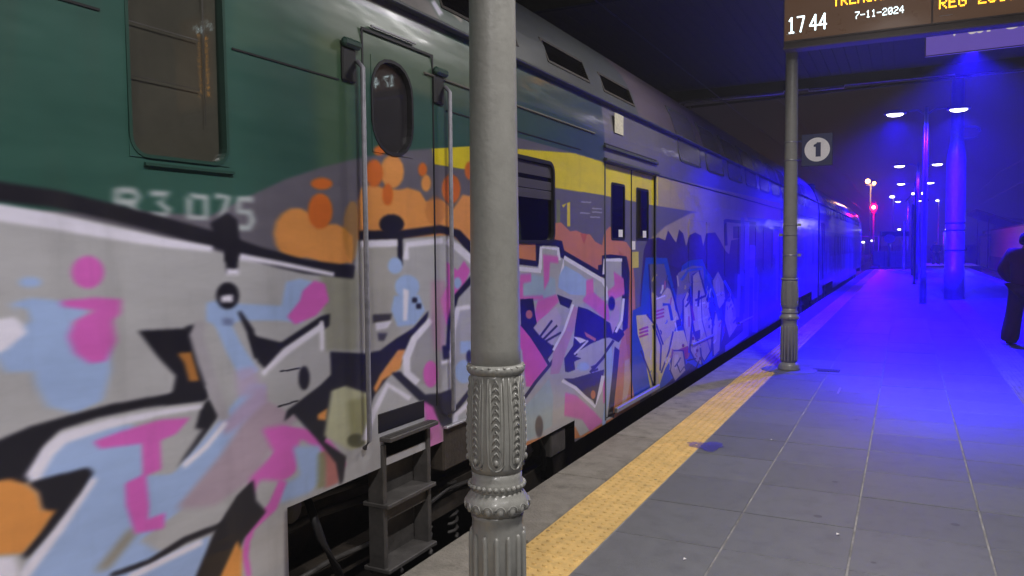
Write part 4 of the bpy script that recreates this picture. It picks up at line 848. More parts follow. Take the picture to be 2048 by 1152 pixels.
def shell(car, s0, s1):
    b = MB(); P = [(3.55, -2.9), (3.65, -3.2), (3.68, -3.65), (3.65, -4.1), (3.55, -4.4), (3.4, -4.65), (3.0, -4.94), (2.5, -5.05), (.05, -5.05)]
    for k in range(len(P) - 1):
        n = 12
        for i in range(n):
            a = s0 + (s1 - s0) * i / n; c = s0 + (s1 - s0) * (i + 1) / n
            b.add([(P[k][1], a, P[k][0]), (P[k][1], c, P[k][0]), (P[k + 1][1], c, P[k + 1][0]), (P[k + 1][1], a, P[k + 1][0])], [(0, 1, 2, 3)], True)
    b.build('roof', mroof, car)
    for s in (s0, s1):
        b = MB(); out = [(-2.26, .05), (-2.26, 2.5)] + [(p[1], p[0]) for p in PROF[1:]] + [(x, z) for z, x in P[3:]]
        b.poly(out, lambda u, v, d: (u, s + d, v), -.01, .01); b.build('end_wall', M['undergrey'], car)
    b = MB(); b.box(-5.0, s0, -.05, -2.45, s1, .05); b.build('floor', M['under'], car)
    b = MB(); b.box(-2.285, s0, 2.75, -2.235, s1, 2.768, bev=.004); b.build('gutter', mroof, car)
mroof = mat('grimy_roof_paint', '4c504f', rough=.5, var=.2, scale=2, dirt=.3)
shell(car1, -.9, 23.75)
# underframe, bogies
def bogie(car, c):
    b = MB(); b.box(-2.62, c - 1.5, -.32, -2.50, c + 1.5, -.02, bev=.02); b.box(-2.58, c - .55, -.45, -2.50, c + .55, .12, bev=.02)
    for s in (-1.2, 1.2): b.box(-2.60, c + s - .16, -.42, -2.44, c + s + .16, -.08, bev=.03)
    bo = b.build('bogie', M['under'], car)
    for s in (-1.2, 1.2):
        w = MB()
        ring = [(-2.90, .44), (-2.80, .46), (-2.80, .40), (-2.79, .18), (-2.74, .12)]
        V = []; n = 24
        for x, r in ring:
            for k in range(n): V.append((x, c + s + r * math.cos(2 * math.pi * k / n), -.2 + r * math.sin(2 * math.pi * k / n)))
        w.add(V, [(i * n + k, i * n + (k + 1) % n, (i + 1) * n + (k + 1) % n, (i + 1) * n + k) for i in range(len(ring) - 1) for k in range(n)] + [tuple(4 * n + k for k in range(n))], True)
        w.build('wheel', M['rust'], bo)
    for s in (-.45, -.15, .15, .45):
        w = MB(); pts = [(-2.52 + .05 * math.cos(t), c + s + .05 * math.sin(t), -.25 + t * .008) for t in np.linspace(0, 44, 60)]; w.tube(pts, .012, 5); w.build('spring', M['undergrey'], bo)
    w = MB(); w.box(-2.50, c + .66, -.05, -2.40, c + .86, .22, bev=.015); w.build('damper_bracket', M['undergrey'], bo)
for c in (3.9, 20.4): bogie(car1, c)
b = MB(); b.box(-2.52, -.8, -.55, -2.47, 2.3, .2, bev=.01); b.box(-2.52, 5.5, -.60, -2.46, 18.4, .06); b.box(-2.52, 22.3, -.55, -2.47, 23.7, .06); b.build('equipment_skirt', M['under'], car1)
for a, c in ((2.3, 5.5), (18.5, 22.3)):
    b = MB(); b.box(-2.66, a, .0, -2.64, c, .6); b.build('inner_screen', M['under'], car1)
# pipes, hoses and cylinder in the bogie opening
for k, (z, x, rr) in enumerate(((.40, -2.44, .016), (.30, -2.48, .022), (.08, -2.42, .014))):
    b = MB(); b.tube([(x, 2.4, z - .03 * math.sin(k)), (x + .02, 2.8, z), (x, 3.3, z - .05), (x - .02, 3.9, z + .02), (x, 4.6, z - .03), (x, 5.4, z)], rr, 6); b.build('pipe', M['undergrey'], car1)
for c in (2.62, 4.35, 4.9):
    b = MB(); b.tube([(-2.38, c, .44), (-2.33, c + .03, .25), (-2.32, c + .12, .08), (-2.36, c + .22, -.06), (-2.44, c + .25, -.12)], .02, 7); b.build('hose', M['black'], car1)
b = MB(); b.tube([(-2.42, 4.50, .12), (-2.42, 4.86, .12)], .09, 14); b.tube([(-2.42, 4.46, .12), (-2.42, 4.50, .12)], .05, 10); b.build('brake_cylinder', M['undergrey'], car1)
b = MB(); b.box(-2.50, 2.36, -.42, -2.30, 2.78, -.10, bev=.03); b.box(-2.36, 2.42, -.34, -2.28, 2.70, -.18, bev=.02); b.build('axle_box', M['rust'], car1)
b = MB(); b.box(-2.44, 5.05, .02, -2.27, 5.32, .19, bev=.01); b.build('valve_box', M['undergrey'], car1)
# windows near end
window(car1, *h1[:2], *h1[2:], .055, M['glass'], M['blind'], framew=.012, depth=.004, fm=M['dgreen'], cp=MA)
b = MB()
for z in (2.125, 2.30, 2.46): b.box(-2.274, h1[0], z, -2.2725, h1[1] - .09, z + .003)
b.box(-2.274, 2.02, 2.0, -2.2728, 2.023, 2.6); b.build('blind_fold', M['undergrey'], car1)
b = MB(); b.box(-2.252, 1.74, 1.832, -2.238, 2.12, 1.842); b.build('drip_strip', M['dgreen'], car1)
window(car1, *h2[:2], *h2[2:], .14, M['glass'], M['shutter'], framew=.016, depth=.004, cp=MA)
w3 = window(car1, h3[0], h3[1], h3[2], h3[3], .06, M['dglass'], framew=.025)
for k, z in enumerate((1.885, 1.95, 2.04)):
    b = MB(); b.box(-2.272, h3[0] - .01, z, -2.262, h3[1] + .01, z + (.06 if k < 2 else .085), bev=.002); b.build('slat', M['shutter'], w3)
b = MB(); b.box(-2.56, 4.0, 1.5, -2.55, 5.5, 2.2); b.build('interior_wall', M['blind'], w3)
b = MB(); b.tube([(-2.4, 4.82, 1.60), (-2.4, 4.80, 1.74), (-2.4, 4.72, 1.82), (-2.4, 4.6, 1.835)], .018, 8); b.build('saloon_lamp', M['intl'], w3)
# cab door: seams, handrails, pockets, steps
b = MB()
for s in (2.905, 3.50): b.box(-2.251, s, .70, -2.2475, s + .012, 2.56)
b.box(-2.251, 2.905, 2.56, -2.2475, 3.512, 2.572); b.build('door_seam', M['black'], car1)
for s, z1 in ((2.855, 2.40), (3.605, 2.42)):
    b = MB(); b.tube([(-2.235, s, .62), (-2.205, s, .66), (-2.205, s, z1 - .03), (-2.235, s, z1)], .012, 10); b.build('handrail', M['rail'], car1)
    b = MB(); b.box(-2.252, s - .10, z1 - .10, -2.235, s - .005, z1 + .05, bev=.006); b.build('lamp_pocket', M['black'], car1)
    b = MB(); b.box(-2.25, s - .105, z1 + .05, -2.215, s + .02, z1 + .09, bev=.012); b.build('lamp_hood', M['dgreen'], car1)
st = MB()
for s in (3.01, 3.40): st.box(-2.33, s - .015, -.03, -2.235, s + .015, .60, bev=.004)
for z, d in ((.63, .05), (.30, .03), (-.02, .03)): st.box(-2.36, 2.99, z - .011, -2.235 + d, 3.42, z + .011, bev=.004)
for k in range(4): st.box(-2.225 + .009 * k, 3.0, .641, -2.221 + .009 * k, 3.41, .645)
st.box(-2.345, 3.02, -.06, -2.335, 3.39, .62); st.box(-2.33, 3.02, .53, -2.25, 3.39, .612); st.box(-2.33, 3.02, .215, -2.25, 3.39, .285)
st.build('cab_step', M['undergrey'], car1, label='grimy grey boarding steps below the cab door')
b = MB(); b.box(-2.255, 2.98, .66, -2.247, 3.38, .755, bev=.003); b.build('step_recess', M['black'], car1)
b = MB(); b.box(-2.34, 3.56, .32, -2.245, 3.86, .56, bev=.01); b.build('equipment_box', M['under'], car1)
b = MB(); b.box(-2.247, 3.56, .56, -2.22, 3.86, .574, bev=.003); b.build('box_lid', M['steel'], car1)
b = MB(); b.tube([(-2.40, 2.44, .45), (-2.30, 2.44, .45)], [.05, .06], 12); b.build('tail_lamp', M['undergrey'], car1)
b = MB(); b.box(-2.249, .0, 2.296, -2.246, 1.6, 2.304); b.box(-2.249, 2.13, 2.296, -2.246, 2.74, 2.303); b.box(-2.249, 3.64, 2.296, -2.246, 5.6, 2.303); b.build('panel_seam', M['black'], car1)
b = MB(); b.box(-2.2535, 2.98, 2.59, -2.244, 3.35, 2.598); b.build('rain_strip', M['steel'], car1)
b = MB(); b.box(-2.2535, 3.42, 2.455, -2.240, 5.9, 2.468, bev=.003); b.build('rain_strip', M['blind'], car1)
# vents
for v in vents:
    b = MB(); b.ring([(v[0] - .02, v[2] - .02), (v[1] + .02, v[2] - .02), (v[1] + .02, v[3] + .02), (v[0] - .02, v[3] + .02)], [(v[0], v[2]), (v[1], v[2]), (v[1], v[3]), (v[0], v[3])], onside(0), -.06, .006)
    fr = b.build('vent', M['under'], car1)
    b = MB(); b.poly([(v[0], v[2]), (v[1], v[2]), (v[1], v[3]), (v[0], v[3])], onside(-.06), -.005, 0); b.build('vent_back', M['black'], fr)
    b = MB(); n = 9
    for k in range(n):
        z = v[2] + (v[3] - v[2]) * (k + .5) / n
        b.add([(px(z) - .045, v[0], z + .008), (px(z) - .045, v[1], z + .008), (px(z) - .004, v[1], z - .005), (px(z) - .004, v[0], z - .005)], [(0, 1, 2, 3)])
    b.build('louvre', M['undergrey'], fr)
# roof rail
b = MB()
for a, c in ((4.75, 5.35),):
    for s in (a, c): b.tube([(-2.93, s, 3.55), (-2.93, s, 3.72)], .008, 6)
    b.tube([(-2.93, a, 3.72), (-2.93, c, 3.72)], .008, 6)
b.build('roof_rail', M['undergrey'], car1)
# passenger doors
df = MB(); df.box(-2.249, 6.10, 2.37, -2.225, 7.64, 2.395, bev=.004); df.box(-2.249, 6.10, 2.262, -2.215, 7.64, 2.285, bev=.004); df.box(-2.249, 6.12, .08, -2.246, 6.148, 2.262); df.box(-2.249, 7.592, .08, -2.246, 7.62, 2.262)
df.build('door_frame', mroof, car1)
b = MB(); b.box(-2.249, 6.12, 2.286, -2.244, 7.62, 2.294); b.box(-2.249, 6.12, 2.40, -2.244, 7.62, 2.412); b.build('door_gap', M['black'], car1)
for a, c, wa, wb in ((6.155, 6.862, 6.34, 6.68), (6.878, 7.585, 7.03, 7.40)):
    leaf = side('door_leaf', MBm, car1, a, c, [(wa, wb, 1.62, 2.09)], [], .09, 2.25)
    for v in leaf.data.vertices: v.co.x -= .014
    leaf.data.update()
    b = MB(); b.ring(rrect(wa - .015, 1.605, wb + .015, 2.105, .03), rrect(wa + .005, 1.625, wb - .005, 2.085, .02), lambda u, v, d: (-2.264 + d, u, v), -.02, .003); f = b.build('door_window', M['black'], leaf, org=(0, 0, 0)); f.parent = None
    f.parent = leaf; f.data.transform(Matrix.Translation(-Vector(car1.location)))
    b = MB(); b.box(-2.274, wa, 1.62, -2.268, wb, 2.09); p = b.build('pane', M['dglass'], leaf); 
    b = MB(); b.box(-2.29, a, .09, -2.286, c, 2.25); b.build('leaf_core', M['black'], leaf)
    b = MB(); b.box(-2.2675, (wa + wb) / 2 + .02, 1.635, -2.2665, (wa + wb) / 2 + .13, 1.70); b.build('sticker', M['white'], leaf)
b = MB(); b.box(-2.275, 6.862, .09, -2.258, 6.878, 2.25); b.build('door_seal', M['black'], car1)
b = MB(); b.box(-2.2635, 6.90, 1.35, -2.2625, 7.09, 1.50); b.build('sticker', mat('yellow_sticker', 'c8b860', rough=.6), car1)
b = MB(); b.box(-2.2635, 6.89, 1.52, -2.2625, 6.99, 1.60); b.build('sticker', M['white'], car1)
b = MB(); b.box(-2.248, 6.37, 2.53, -2.245, 6.60, 2.70); b.build('notice', mat('paper_notice', 'cfc8b0', rough=.8, var=.25, scale=60), car1)
b = MB(); b.box(-2.249, 6.35, .10, -2.215, 7.65, .145, bev=.006); b.build('door_step', M['steel'], car1)
# skirt lower line, cable clips
b = MB(); b.box(-2.252, 7.62, 2.262, -2.240, 23.7, 2.276, bev=.003); b.build('waist_rail', mroof, car1)
# upper deck windows follow the curve
def uwin(car, s0, s1, z0, z1):
    ou = rrect(s0 - .03, z0 - .03, s1 + .03, z1 + .03, .12); iu = rrect(s0 + .015, z0 + .015, s1 - .015, z1 - .015, .10)
    Zs = np.linspace(z0, z1, 6); 
    b = MB(); b.ring(rrect(s0 - .012, z0 - .012, s1 + .012, z1 + .012, .12), iu, onside(0), -.004, .007); w = b.build('window', mroof, car)
    b = MB()
    for a, c in zip(Zs, Zs[1:]): b.add([(px(a) + .004, s0, a), (px(a) + .004, s1, a), (px(c) + .004, s1, c), (px(c) + .004, s0, c)], [(0, 1, 2, 3)], True)
    b.build('pane', mtint, w)
mtint = mat('tinted_window', '56525e', rough=.22, var=.08, spec=.5)
for q in uw: uwin(car1, *q)
# painted-over lower windows
for a, c in ((8.95, 9.85), (10.95, 11.9), (12.4, 13.4), (14.2, 15.2), (16.0, 17.0), (17.8, 18.8)):
    b = MB(); b.ring(rrect(a - .014, 1.116, c + .014, 1.864, .06), rrect(a, 1.13, c, 1.85, .05), onside(0), -.002, .004); setuv(b.build('window_frame', MBm, car1), car1.location)
for s in (9.1, 12.0, 16.5):
    b = MB(); b.box(-2.25, s, .36, -2.235, s + 1.2, .385, bev=.003); b.build('panel_seam', M['steel'], car1)
# second carriage
car2 = thing('train_carriage', 'far graffiti covered carriage washed in blue light at the tail of the train', 'train carriage', (-3.65, 36.0, -.665), 'carriages of the train at the platform')
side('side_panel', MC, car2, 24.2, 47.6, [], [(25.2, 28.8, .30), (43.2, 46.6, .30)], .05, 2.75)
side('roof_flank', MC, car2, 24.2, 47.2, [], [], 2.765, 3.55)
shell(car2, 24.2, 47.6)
for c in (27.0, 44.9): bogie(car2, c)
for k in range(14): uwin(car2, 26.2 + 1.4 * k, 27.25 + 1.4 * k, 2.5, 3.12)
for a in (29.6, 31.2, 33.2, 34.8, 36.4, 38.0, 39.6, 41.2):
    window(car2, a, a + 1.0, 1.2, 1.85, .05, M['dglass'], None, framew=.03)
for a in (24.6, 25.2):
    b = MB(); b.ring(rrect(a, .5, a + .45, 2.2, .05), rrect(a + .03, .53, a + .42, 2.17, .04), onside(0), -.002, .008); b.build('door_frame', M['black'], car2)
b = MB(); b.box(-2.52, 28.9, -.60, -2.46, 43.1, .06); b.build('equipment_skirt', M['under'], car2)
b = MB(); b.tube([(-2.26, 47.45, .6), (-2.26, 47.45, 2.4)], .02, 6); b.build('handrail', M['steel'], car2)
gw = MB()
for k in range(5): gw.box(-4.6, 23.77 + .084 * k, -.1, -2.42 + (.04 if k % 2 else 0), 23.83 + .084 * k, 3.3)
tag(gw.build('gangway_bellows', M['black'], org=(-3.65, 24, -.665)), 'black rubber gangway between the two train carriages', 'gangway')

# ------------------------------------------------------------------ cast iron columns
def column(loc, label):
    cx, cyy = loc; t = thing('cast_iron_column', label, 'column', (cx, cyy, 0), 'cast iron canopy columns')
    b = MB(); b.lathe(cx, cyy, [(1.10, .0875), (1.2, .087), (2.4, .0795), (3.9, .071), (4.75, .066)], 36); b.build('shaft', M['iron'], t)
    b = MB(); b.lathe(cx, cyy, [(.0, .134), (.03, .134), (.045, .126), (.06, .128), (.075, .118), (.09, .106), (.10, .0935)], 36); b.build('base_ring', M['iron'], t)
    nf = 14; b = MB(); b.lathe(cx, cyy, [(.10, .0935), (.555, .0915), (.575, .0905), (.600, .0895), (.605, .092), (.615, .093), (.622, .090)], 56); b.build('plinth', M['iron'], t)
    for k in range(nf):
        g = 2 * math.pi * (k + .5) / nf; b = MB(); pts = []; rs = []
        for z, e in ((.115, .35), (.125, .8), (.14, 1), (.53, 1), (.548, .85), (.556, .4)):
            rr = .0935 - .001 * z * 2 + .0015; pts.append((cx + rr * math.cos(g), cyy + rr * math.sin(g), z)); rs.append(.0098 * e)
        b.tube(pts, rs, 8); b.build('flute', M['iron'], t)
    # torus with egg and dart
    b = MB(); b.lathe(cx, cyy, [(.618, .0895), (.628, .096), (.636, .106), (.648, .1125), (.660, .1145), (.670, .112), (.682, .104), (.694, .095), (.702, .092)], 48); to = b.build('torus', M['iron'], t)
    for k in range(16):
        g = 2 * math.pi * (k + .5) / 16; rot = Matrix.Rotation(g, 3, 'Z'); e = MB()
        e.ball((cx + .108 * math.cos(g), cyy + .108 * math.sin(g), .648), .0125, 10, 8, (.65, 1, 1.15), rot)
        pts = []
        for a in np.linspace(-20, 200, 9):
            yy = .0185 * math.cos(R(a)); zz = .648 + .0195 * math.sin(R(a)); rr = .1155 - (abs(zz - .655) ** 1.6) * 5.0
            pts.append(Vector((cx, cyy, 0)) + rot @ Vector((rr, yy, zz)))
        e.tube(pts, .0026, 5); e.build('egg', M['iron'], to)
    b = MB(); b.lathe(cx, cyy, [(.700, .0905), (.706, .0915), (.712, .0925), (.720, .0935), (.728, .0935), (.736, .091), (.745, .088), (.775, .088)], 40); rg = b.build('bead_ring', M['iron'], t)
    for k in range(28):
        g = 2 * math.pi * k / 28; b = MB(); b.ball((cx + .0955 * math.cos(g), cyy + .0955 * math.sin(g), .722), .0088, 8, 6); b.build('bead', M['iron'], rg)
    # leaf collar: bulged vase with eight leaf reliefs
    def vz(z): return float(np.interp(z, [.77, .79, .83, .88, .95, 1.02, 1.08, 1.12], [.089, .093, .099, .1015, .1005, .096, .0915, .090]))
    b = MB(); b.lathe(cx, cyy, [(z, vz(z)) for z in np.linspace(.77, 1.12, 16)], 48); lc = b.build('leaf_collar', M['iron'], t)
    for k in range(8):
        g0 = 2 * math.pi * k / 8 + R(-63 + 0) ; b = MB()
        def S(y, z, h=0):
            rr = vz(z) + h; a = g0 + y / rr; return (cx + rr * math.cos(a), cyy + rr * math.sin(a), z)
        # border ridge: long U
        hw = .031; pts = []
        for z in np.linspace(1.108, .825, 9): pts.append(S(-hw * (.80 + .2 * math.sin((1.12 - z) * 9)), z, .001))
        for a in np.linspace(200, 340, 7): pts.append(S(hw * .95 * math.cos(R(a)), .822 + .036 * math.sin(R(a)), .001))
        for z in np.linspace(.825, 1.108, 9): pts.append(S(hw * (.80 + .2 * math.sin((1.12 - z) * 9)), z, .001))
        b.tube(pts, .0034, 6)
        # second inner ridge
        pts = [S(x * .62, z, .0005) for x, z in [(-hw, 1.09), (-hw * .95, .95), (-hw, .84), (-hw * .7, .812), (0, .800), (hw * .7, .812), (hw, .84), (hw * .95, .95), (hw, 1.09)]]
        b.tube(pts, .0020, 5)
        # husk chain
        n = 11
        for q in range(n):
            z = 1.088 - q * .0245; f = .75 + .35 * math.sin(q * .9) ** 2
            for sg in (-1, 1):
                b.tube([S(0, z + .012, .002), S(sg * .007 * f, z + .003, .0035), S(sg * .0135 * f, z - .011, .001)], [.0026, .0034, .0012], 6)
            b.ball(S(0, z, .002), .0030, 6, 4)
        b.ball(S(0, .817, .004), .0085, 8, 6, (1, 1, 1.4))
        b.build('leaf', M['iron'], lc)
    # scalloped crown
    def cr(z, r, g): return r + (.0045 * abs(math.cos(g * 12 + .4)) if r > .094 else 0)
    b = MB(); b.lathe(cx, cyy, [(1.110, .090), (1.118, .0945), (1.126, .0985), (1.134, .0990), (1.141, .0950), (1.146, .0875)], 96, cr)
    for k in range(24):
        g = 2 * math.pi * k / 24; b.ball((cx + .0985 * math.cos(g), cyy + .0985 * math.sin(g), 1.137 + .004 * (k % 2)), .0062, 6, 5, (1, 1, .8))
    b.build('crown_ring', M['iron'], t)
    return t
col1 = column((-1.275, 2.37), 'grey cast iron column with leaf collar, nearest to the camera in front of the train')
col2 = dup(col1, (-1.275, 10.06, 0), 'grey cast iron column standing on the yellow strip below the departure board')
col3 = dup(col1, (3.0, 17.74, 0), 'dark cast iron column at the right edge of the picture behind the person')
for y in (2.37, 17.74):
    dup(col1, (-6.1, y, 0), 'cast iron column on the far side of the train, %s end of the canopy' % ('near' if y < 9 else 'far'))['group'] = 'cast iron canopy columns'
for z, hh in ((1.42, .012), (1.67, .012), (1.79, .010), (2.58, .014), (2.80, .014)):
    b = MB(); r = float(np.interp(z, [1.2, 2.4, 3.9], [.087, .0795, .071])) + .005
    b.lathe(-1.275, 10.06, [(z, r), (z + hh, r)], 24)
    if z < 2: b.box(-1.275 + (r if z != 1.67 else -r - .04), 10.03, z - .01, -1.275 + (r + .04 if z != 1.67 else -r), 10.07, z + .022)
    b.build('clamp_band', M['steel'] if z > 2 or z == 1.42 else M['iron'], col2)

# number sign
ns = thing('platform_number_sign', 'square navy sign with a blue 1 on a white disc, fixed to the second column', 'sign', (-.97, 10.03, 2.5))
b = MB(); b.box(-1.15, 10.02, 2.50, -.80, 10.04, 2.885, bev=.004); b.box(-1.20, 10.035, 2.585, -1.15, 10.05, 2.605); b.box(-1.20, 10.035, 2.80, -1.15, 10.05, 2.82); b.build('panel', M['navy'], ns)
b = MB(); b.poly([(-.972 + .143 * math.cos(t), 2.695 + .143 * math.sin(t)) for t in np.linspace(0, 2 * math.pi, 40)[:-1]], lambda u, v, d: (u, 10.02 - d, v), .001, .004); b.build('disc', M['white'], ns)
b = MB(); b.poly([(u * .19 - 1.065 + .035, v * .17 + 2.61) for u, v in [(.22, 0), (.52, 0), (.52, 1), (.28, 1), (.26, .93), (.1, .84), (.1, .70), (.22, .70)]], lambda u, v, d: (u, 10.02 - d, v), .0045, .007); b.build('numeral', M['navy'], ns)

# ------------------------------------------------------------------ display board
FONT = {'T': '11111 00100 00100 00100 00100 00100 00100', 'R': '11110 10001 10001 11110 10100 10010 10001', 'E': '11111 10000 10000 11110 10000 10000 11111', 'N': '10001 11001 10101 10011 10001 10001 10001',
 'O': '01110 10001 10001 10001 10001 10001 01110', 'D': '11110 10001 10001 10001 10001 10001 11110', 'G': '01110 10001 10000 10111 10001 10001 01110', '0': '01110 10001 10011 10101 11001 10001 01110',
 '1': '00100 01100 00100 00100 00100 00100 01110', '2': '01110 10001 00001 00110 01000 10000 11111', '3': '11111 00010 00100 00010 00001 10001 01110', '4': '00010 00110 01010 10010 11111 00010 00010',
 '5': '11111 10000 11110 00001 00001 10001 01110', '7': '11111 00001 00010 00100 01000 01000 01000', '-': '00000 00000 00000 11111 00000 00000 00000', ' ': '0 0 0 0 0 0 0', '.': '00000 00000 00000 00000 00000 01100 01100'}
def led(txt, x0, z0, h, w, y, name, m, parent, fill=.86):
    ch = h / 7; cw = w / (len(txt) * 6 - 1); b = MB()
    for i, c in enumerate(txt):
        for rr, row in enumerate(FONT[c].split(' ')):
            for cc, v in enumerate(row):
                if v == '1':
                    xa = x0 + (i * 6 + cc) * cw; za = z0 + (6 - rr) * ch
                    b.box(xa, y - .003, za, xa + cw * fill, y, za + ch * fill)
    b.build(name, m, parent)['kind'] = 'stuff'
db = thing('departure_board', 'long brown departure board showing 17 44 and the date 7-11-2024 in lit digits', 'display board', (.6, 9.9, 3.87))
b = MB(); b.box(-1.34, 9.815, 3.87, 3.7, 10.0, 5.0, bev=.012); b.build('housing', M['housing'], db)
b = MB(); b.box(-1.34, 9.79, 3.955, 3.7, 9.815, 3.97); b.box(-1.34, 9.78, 3.87, 3.7, 9.815, 3.90, bev=.004); b.build('lower_rail', M['housing'], db)
for a, c in ((-1.33, .205), (.225, 1.90), (1.92, 3.68)):
    b = MB(); b.box(a, 9.80, 3.975, c, 9.8135, 4.98); b.build('screen', M['screen'], db)
b = MB()
# tall clock digits drawn as strokes
def digit(b, segs, x0, z0, w, h, y, t):
    for (a, c) in segs:
        p = Vector((x0 + a[0] * w, 0, z0 + a[1] * h)); q = Vector((x0 + c[0] * w, 0, z0 + c[1] * h)); d = (q - p).normalized() * t * .35; n = Vector((-d.z, 0, d.x)).normalized() * t / 2
        p -= d; q += d
        b.add([(v.x, yy, v.z) for yy in (y, y - .003) for v in (p + n, q + n, q - n, p - n)], [(0, 1, 2, 3), (4, 5, 6, 7), (0, 1, 5, 4), (1, 2, 6, 5), (2, 3, 7, 6), (3, 0, 4, 7)])
one = [((.45, 1), (.45, 0)), ((.15, .8), (.45, 1)), ((.15, 0), (.75, 0))]; sev = [((0, 1), (.95, 1)), ((.95, 1), (.45, 0))]; four = [((.75, 1), (.75, 0)), ((.75, 1), (0, .3)), ((0, .3), (1, .3))]
for sg, x in ((one, -1.285), (sev, -1.185), (four, -1.045), (four, -.945)): digit(b, sg, x, 4.062, .078, .172, 9.799, .017)
b.build('clock_digits', M['cyan_led'], db)
led('7-11-2024', -.562, 4.125, .082, .50, 9.799, 'date_text', M['cyan_led'], db)
led('TRENORD', -.80, 4.300, .125, .60, 9.799, 'company_text', M['orange_led'], db)
led('REG 2513', .28, 4.115, .125, .72, 9.799, 'train_text', M['orange_led'], db)
led('17 44', 2.45, 4.02, .17, .46, 9.799, 'clock_text', M['cyan_led'], db)
b = MB(); b.box(-1.306, 9.7985, 4.043, -1.19, 9.7995, 4.049); b.box(.281, 9.7985, 4.036, .41, 9.7995, 4.043); b.build('maker_label', M['white'], db)
b = MB()
for x in (-.9, .6, 2.1): b.box(x - .03, 9.87, 5.0, x + .03, 9.93, 5.2)
b.build('hanger', M['iron'], db)

mon = thing('arrivals_monitor', 'hanging display with a column of amber digits, mirrored in the tall train window', 'display board', (2.25, 6.0, 3.2))
b = MB(); b.box(1.85, 6.01, 3.2, 2.65, 6.12, 4.25, bev=.01); b.box(2.23, 6.05, 4.25, 2.27, 6.08, 5.08); b.build('housing', M['housing'], mon)
b = MB(); b.box(1.90, 6.0, 3.25, 2.60, 6.012, 4.20); b.build('screen', M['screen'], mon)
led('17 44', 2.08, 4.04, .075, .30, 5.999, 'clock_text', M['cyan_led'], mon)
for k, c in enumerate('4131345143'): led(c, 2.22, 3.95 - k * .066, .045, .035, 5.999, 'platform_digit', M['orange_led'], mon)

# station name sign
sn = thing('station_name_sign', 'blue station name sign with white letters hanging behind the departure board', 'sign', (1.2, 11.3, 3.9))
b = MB(); b.box(0, -.02, 0, 2.4, .02, .62, bev=.004); pn = b.build('panel', M['signblue'], sn, org=(0, 0, 0))
b = MB(); b.ring([(0, 0), (2.4, 0), (2.4, .62), (0, .62)], [(.012, .012), (2.388, .012), (2.388, .608), (.012, .608)], lambda u, v, d: (u, -.02 - d, v), 0, .004); b.build('border', M['navy'], sn, org=(0, 0, 0))
cu = bpy.data.curves.new('lettering', 'FONT'); cu.body = 'Varese'; cu.size = .43; cu.extrude = .002
to = bpy.data.objects.new('tmp_text', cu); C.objects.link(to); bpy.context.view_layer.update()
dg = bpy.context.evaluated_depsgraph_get(); tm = bpy.data.meshes.new_from_object(to.evaluated_get(dg)); bpy.data.objects.remove(to)
tm.transform(Matrix.Translation((.19, -.024, .215)) @ Matrix.Rotation(R(90), 4, 'X')); tm.materials.clear(); tm.materials.append(M['white'])
lo = bpy.data.objects.new('lettering', tm); C.objects.link(lo); lo.parent = sn
sn.location = (.172, 11.2, 3.905); sn.rotation_euler = (0, 0, R(-3))
b = MB()
for x in (.25, 2.1): b.tube([(x, 0, .62), (x, 0, 1.25)], .012, 6)
b.build('hanger', M['iron'], sn, org=(0, 0, 0))

# ------------------------------------------------------------------ canopy over the near platform
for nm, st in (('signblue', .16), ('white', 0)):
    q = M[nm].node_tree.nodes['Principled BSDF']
    if st: q.inputs['Emission Color'].default_value = (.30, .18, .95, 1); q.inputs['Emission Strength'].default_value = .35  # added glow brightens the station sign panel behind the board
lmat = emit('glowing_letter', (.95, .85, .85), .55); lo.data.materials[0] = lmat  # letters get an added glow as well
cn = thing('platform_canopy', 'dark canopy roof above the near end of the platform on cast iron columns', 'canopy', (.8, 5, 5.0))
b = MB(); b.box(-6.3, -9, 5.10, 3.9, 18.2, 5.16); b.build('roof_deck', M['soffit'], cn)
for i in range(0, 50):
    b = MB(); x = -6.25 + i * .2; b.box(x, -9, 5.082, x + .192, 18.2, 5.10)
    b.build('soffit_board', M['soffit'], cn)
for y in (-5.3, 2.37, 10.06, 17.74):
    b = MB(); b.box(-6.25, y - .06, 4.86, 3.85, y + .06, 5.08, bev=.006); b.build('cross_beam', M['beam'], cn)
b = MB(); b.box(-6.37, -9, 5.0, -6.31, 18.2, 5.2, bev=.01); b.box(-6.37, 18.2, 5.0, 3.95, 18.27, 5.2, bev=.01); b.build('fascia', M['beam'], cn)
# conduit on the last beam
b = MB(); b.tube([(-6.1, 17.62, 4.80), (-2.4, 17.62, 4.80), (-2.39, 17.62, 4.85), (-1.9, 17.62, 4.85), (-1.89, 17.62, 4.80), (-1.2, 17.62, 4.80), (-1.19, 17.62, 4.86), (.8, 17.62, 4.86), (.81, 17.62, 4.80), (2.6, 17.62, 4.80)], .012, 6); b.build('conduit', M['steel'], cn)

